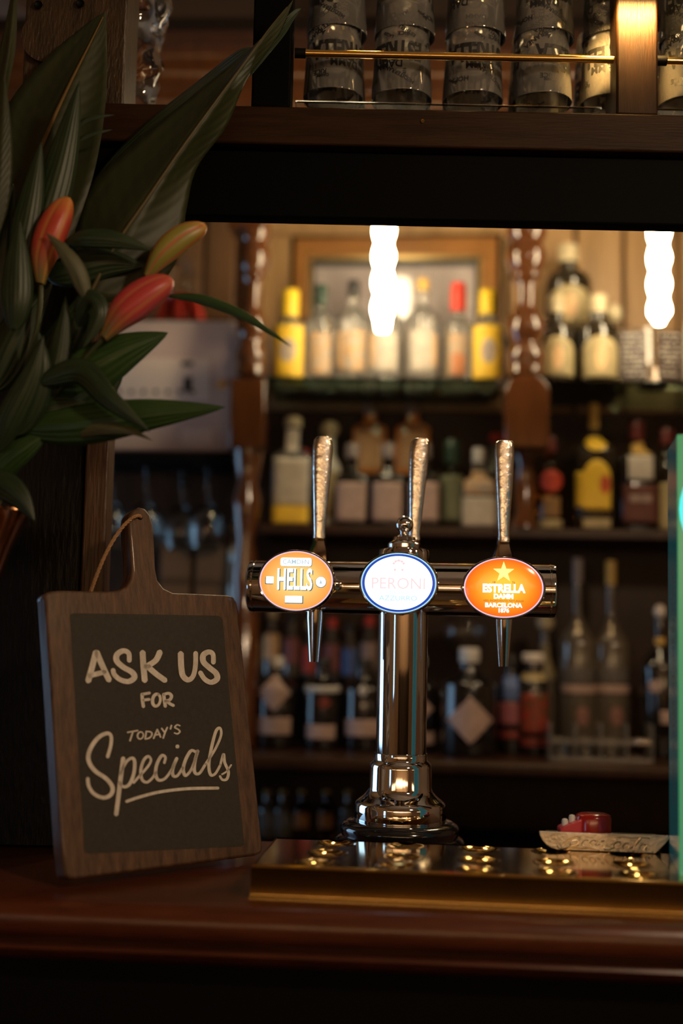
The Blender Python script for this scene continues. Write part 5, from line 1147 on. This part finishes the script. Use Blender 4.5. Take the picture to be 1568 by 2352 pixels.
def lily(label, sp): 
    t = root('lily_stem', label, 'lily stem', 'budding lily stems in the vase'); return t
def lstem(t, pts):
    obj('stem', MB().tube(catmull([P3(*p) for p in pts] + [E((vx + 0.015, VY + 0.01, vz - 0.06))], 10), 0.0030, 10), STEM, t)
A = lily('lily stem with upright red and orange bud at the left edge', 0)
bud([(93, 652, 1.44), (98, 600, 1.44), (122, 530, 1.44), (156, 455, 1.445)], 74, B_RED, A, 'upright red and orange bud', 0.2)
lstem(A, [(94, 655, 1.44), (84, 760, 1.45), (40, 900, 1.47), (-30, 1060, 1.49)])
Bs = lily('lily stem with green and red bud pointing up to the right', 0)
bud([(336, 636, 1.45), (368, 590, 1.45), (418, 546, 1.452), (471, 517, 1.455)], 62, B_GRN, Bs, 'slender green bud with red stripe', 0.7)
lstem(Bs, [(334, 638, 1.45), (260, 760, 1.455), (150, 900, 1.47), (20, 1060, 1.49)])
Cs = lily('lily stem with plump rose-red bud below the green one', 0)
bud([(238, 775, 1.425), (275, 728, 1.425), (330, 682, 1.428), (394, 640, 1.43)], 82, B_ROS, Cs, 'plump rose-red bud', 0.1)
lstem(Cs, [(236, 777, 1.425), (190, 830, 1.435), (130, 900, 1.45), (10, 1050, 1.485)])
# narrow leaves: parent, points, width, material
for par, pts, w_, m, kw in (
    (A, [(70, 640, 1.46), (95, 520, 1.45), (140, 360, 1.45), (183, 185, 1.455)], 92, LG2, {}),
    (A, [(48, 660, 1.45), (50, 560, 1.44), (70, 450, 1.44), (95, 325, 1.445)], 74, LG2, {}),
    (A, [(-20, 560, 1.44), (-5, 420, 1.43), (4, 300, 1.43), (10, 175, 1.435)], 60, LG, {}),
    (A, [(30, 760, 1.43), (35, 690, 1.42), (38, 600, 1.42), (45, 505, 1.425)], 78, LG2, {}),
    (A, [(200, 690, 1.425), (175, 620, 1.415), (145, 575, 1.412), (106, 535, 1.415)], 46, LG4, {}),
    (A, [(150, 320, 1.47), (190, 280, 1.47), (225, 268, 1.47), (262, 264, 1.475)], 16, LG2, {}),
    (A, [(170, 330, 1.47), (200, 312, 1.47), (225, 304, 1.47), (258, 298, 1.475)], 12, LG2, {}),
    (Bs, [(150, 555, 1.44), (200, 545, 1.43), (270, 550, 1.43), (352, 575, 1.44)], 50, LG2, {}),
    (Bs, [(110, 640, 1.47), (150, 620, 1.46), (240, 600, 1.46), (330, 610, 1.47)], 90, LG2, {}),
    (Bs, [(180, 750, 1.44), (200, 690, 1.42), (225, 720, 1.415), (190, 800, 1.42)], 60, LG2, {}),
    (Bs, [(385, 680, 1.44), (460, 686, 1.43), (560, 725, 1.42), (668, 796, 1.415)], 26, LG3, {}),
    (Cs, [(100, 870, 1.45), (190, 850, 1.44), (290, 800, 1.44), (386, 764, 1.45)], 120, LG3, {}),
    (Cs, [(130, 940, 1.46), (200, 900, 1.45), (250, 870, 1.45), (285, 835, 1.455)], 100, LG2, {}),
    (Cs, [(85, 880, 1.43), (180, 850, 1.415), (250, 915, 1.40), (345, 992, 1.40)], 66, LG2, {}),
    (Cs, [(40, 985, 1.45), (170, 975, 1.43), (340, 950, 1.42), (518, 935, 1.425)], 100, LG3, {}),
    (Cs, [(60, 950, 1.45), (120, 860, 1.44), (145, 740, 1.44), (150, 680, 1.445)], 60, LG2, {}),
    (A, [(-10, 1040, 1.44), (20, 960, 1.425), (70, 860, 1.42), (100, 770, 1.425)], 70, LG2, {}),
    (A, [(30, 1000, 1.44), (60, 930, 1.43), (85, 840, 1.425), (88, 760, 1.43)], 90, LG2, {}),
    (Bs, [(-40, 1120, 1.46), (10, 1060, 1.45), (60, 1025, 1.445), (120, 985, 1.45)], 74, LG3, {}),
    (Bs, [(-40, 1090, 1.44), (0, 1110, 1.43), (40, 1140, 1.425), (80, 1197, 1.425)], 72, LG2, {}),
    (A, [(10, 760, 1.47), (0, 640, 1.46), (10, 520, 1.46), (30, 420, 1.465)], 100, LG2, {}),
    (A, [(-20, 900, 1.47), (20, 800, 1.46), (60, 720, 1.46), (120, 650, 1.465)], 110, LG2, {}),
    (Bs, [(60, 920, 1.475), (120, 820, 1.47), (170, 740, 1.465), (210, 650, 1.47)], 120, LG2, {}),
    (Cs, [(90, 960, 1.47), (160, 900, 1.465), (220, 850, 1.46), (300, 800, 1.465)], 110, LG2, {}),
    (Cs, [(-30, 1010, 1.46), (40, 970, 1.455), (110, 940, 1.45), (200, 920, 1.455)], 120, LG2, {}),
    (A, [(-30, 860, 1.48), (-10, 740, 1.475), (20, 640, 1.47), (60, 560, 1.475)], 120, LG, {}),
    (Cs, [(150, 1000, 1.445), (230, 985, 1.42), (300, 990, 1.41), (350, 1012, 1.41)], 30, LG4, {})):
    simple_leaf('leaf', pts, w_, m, par, **kw)
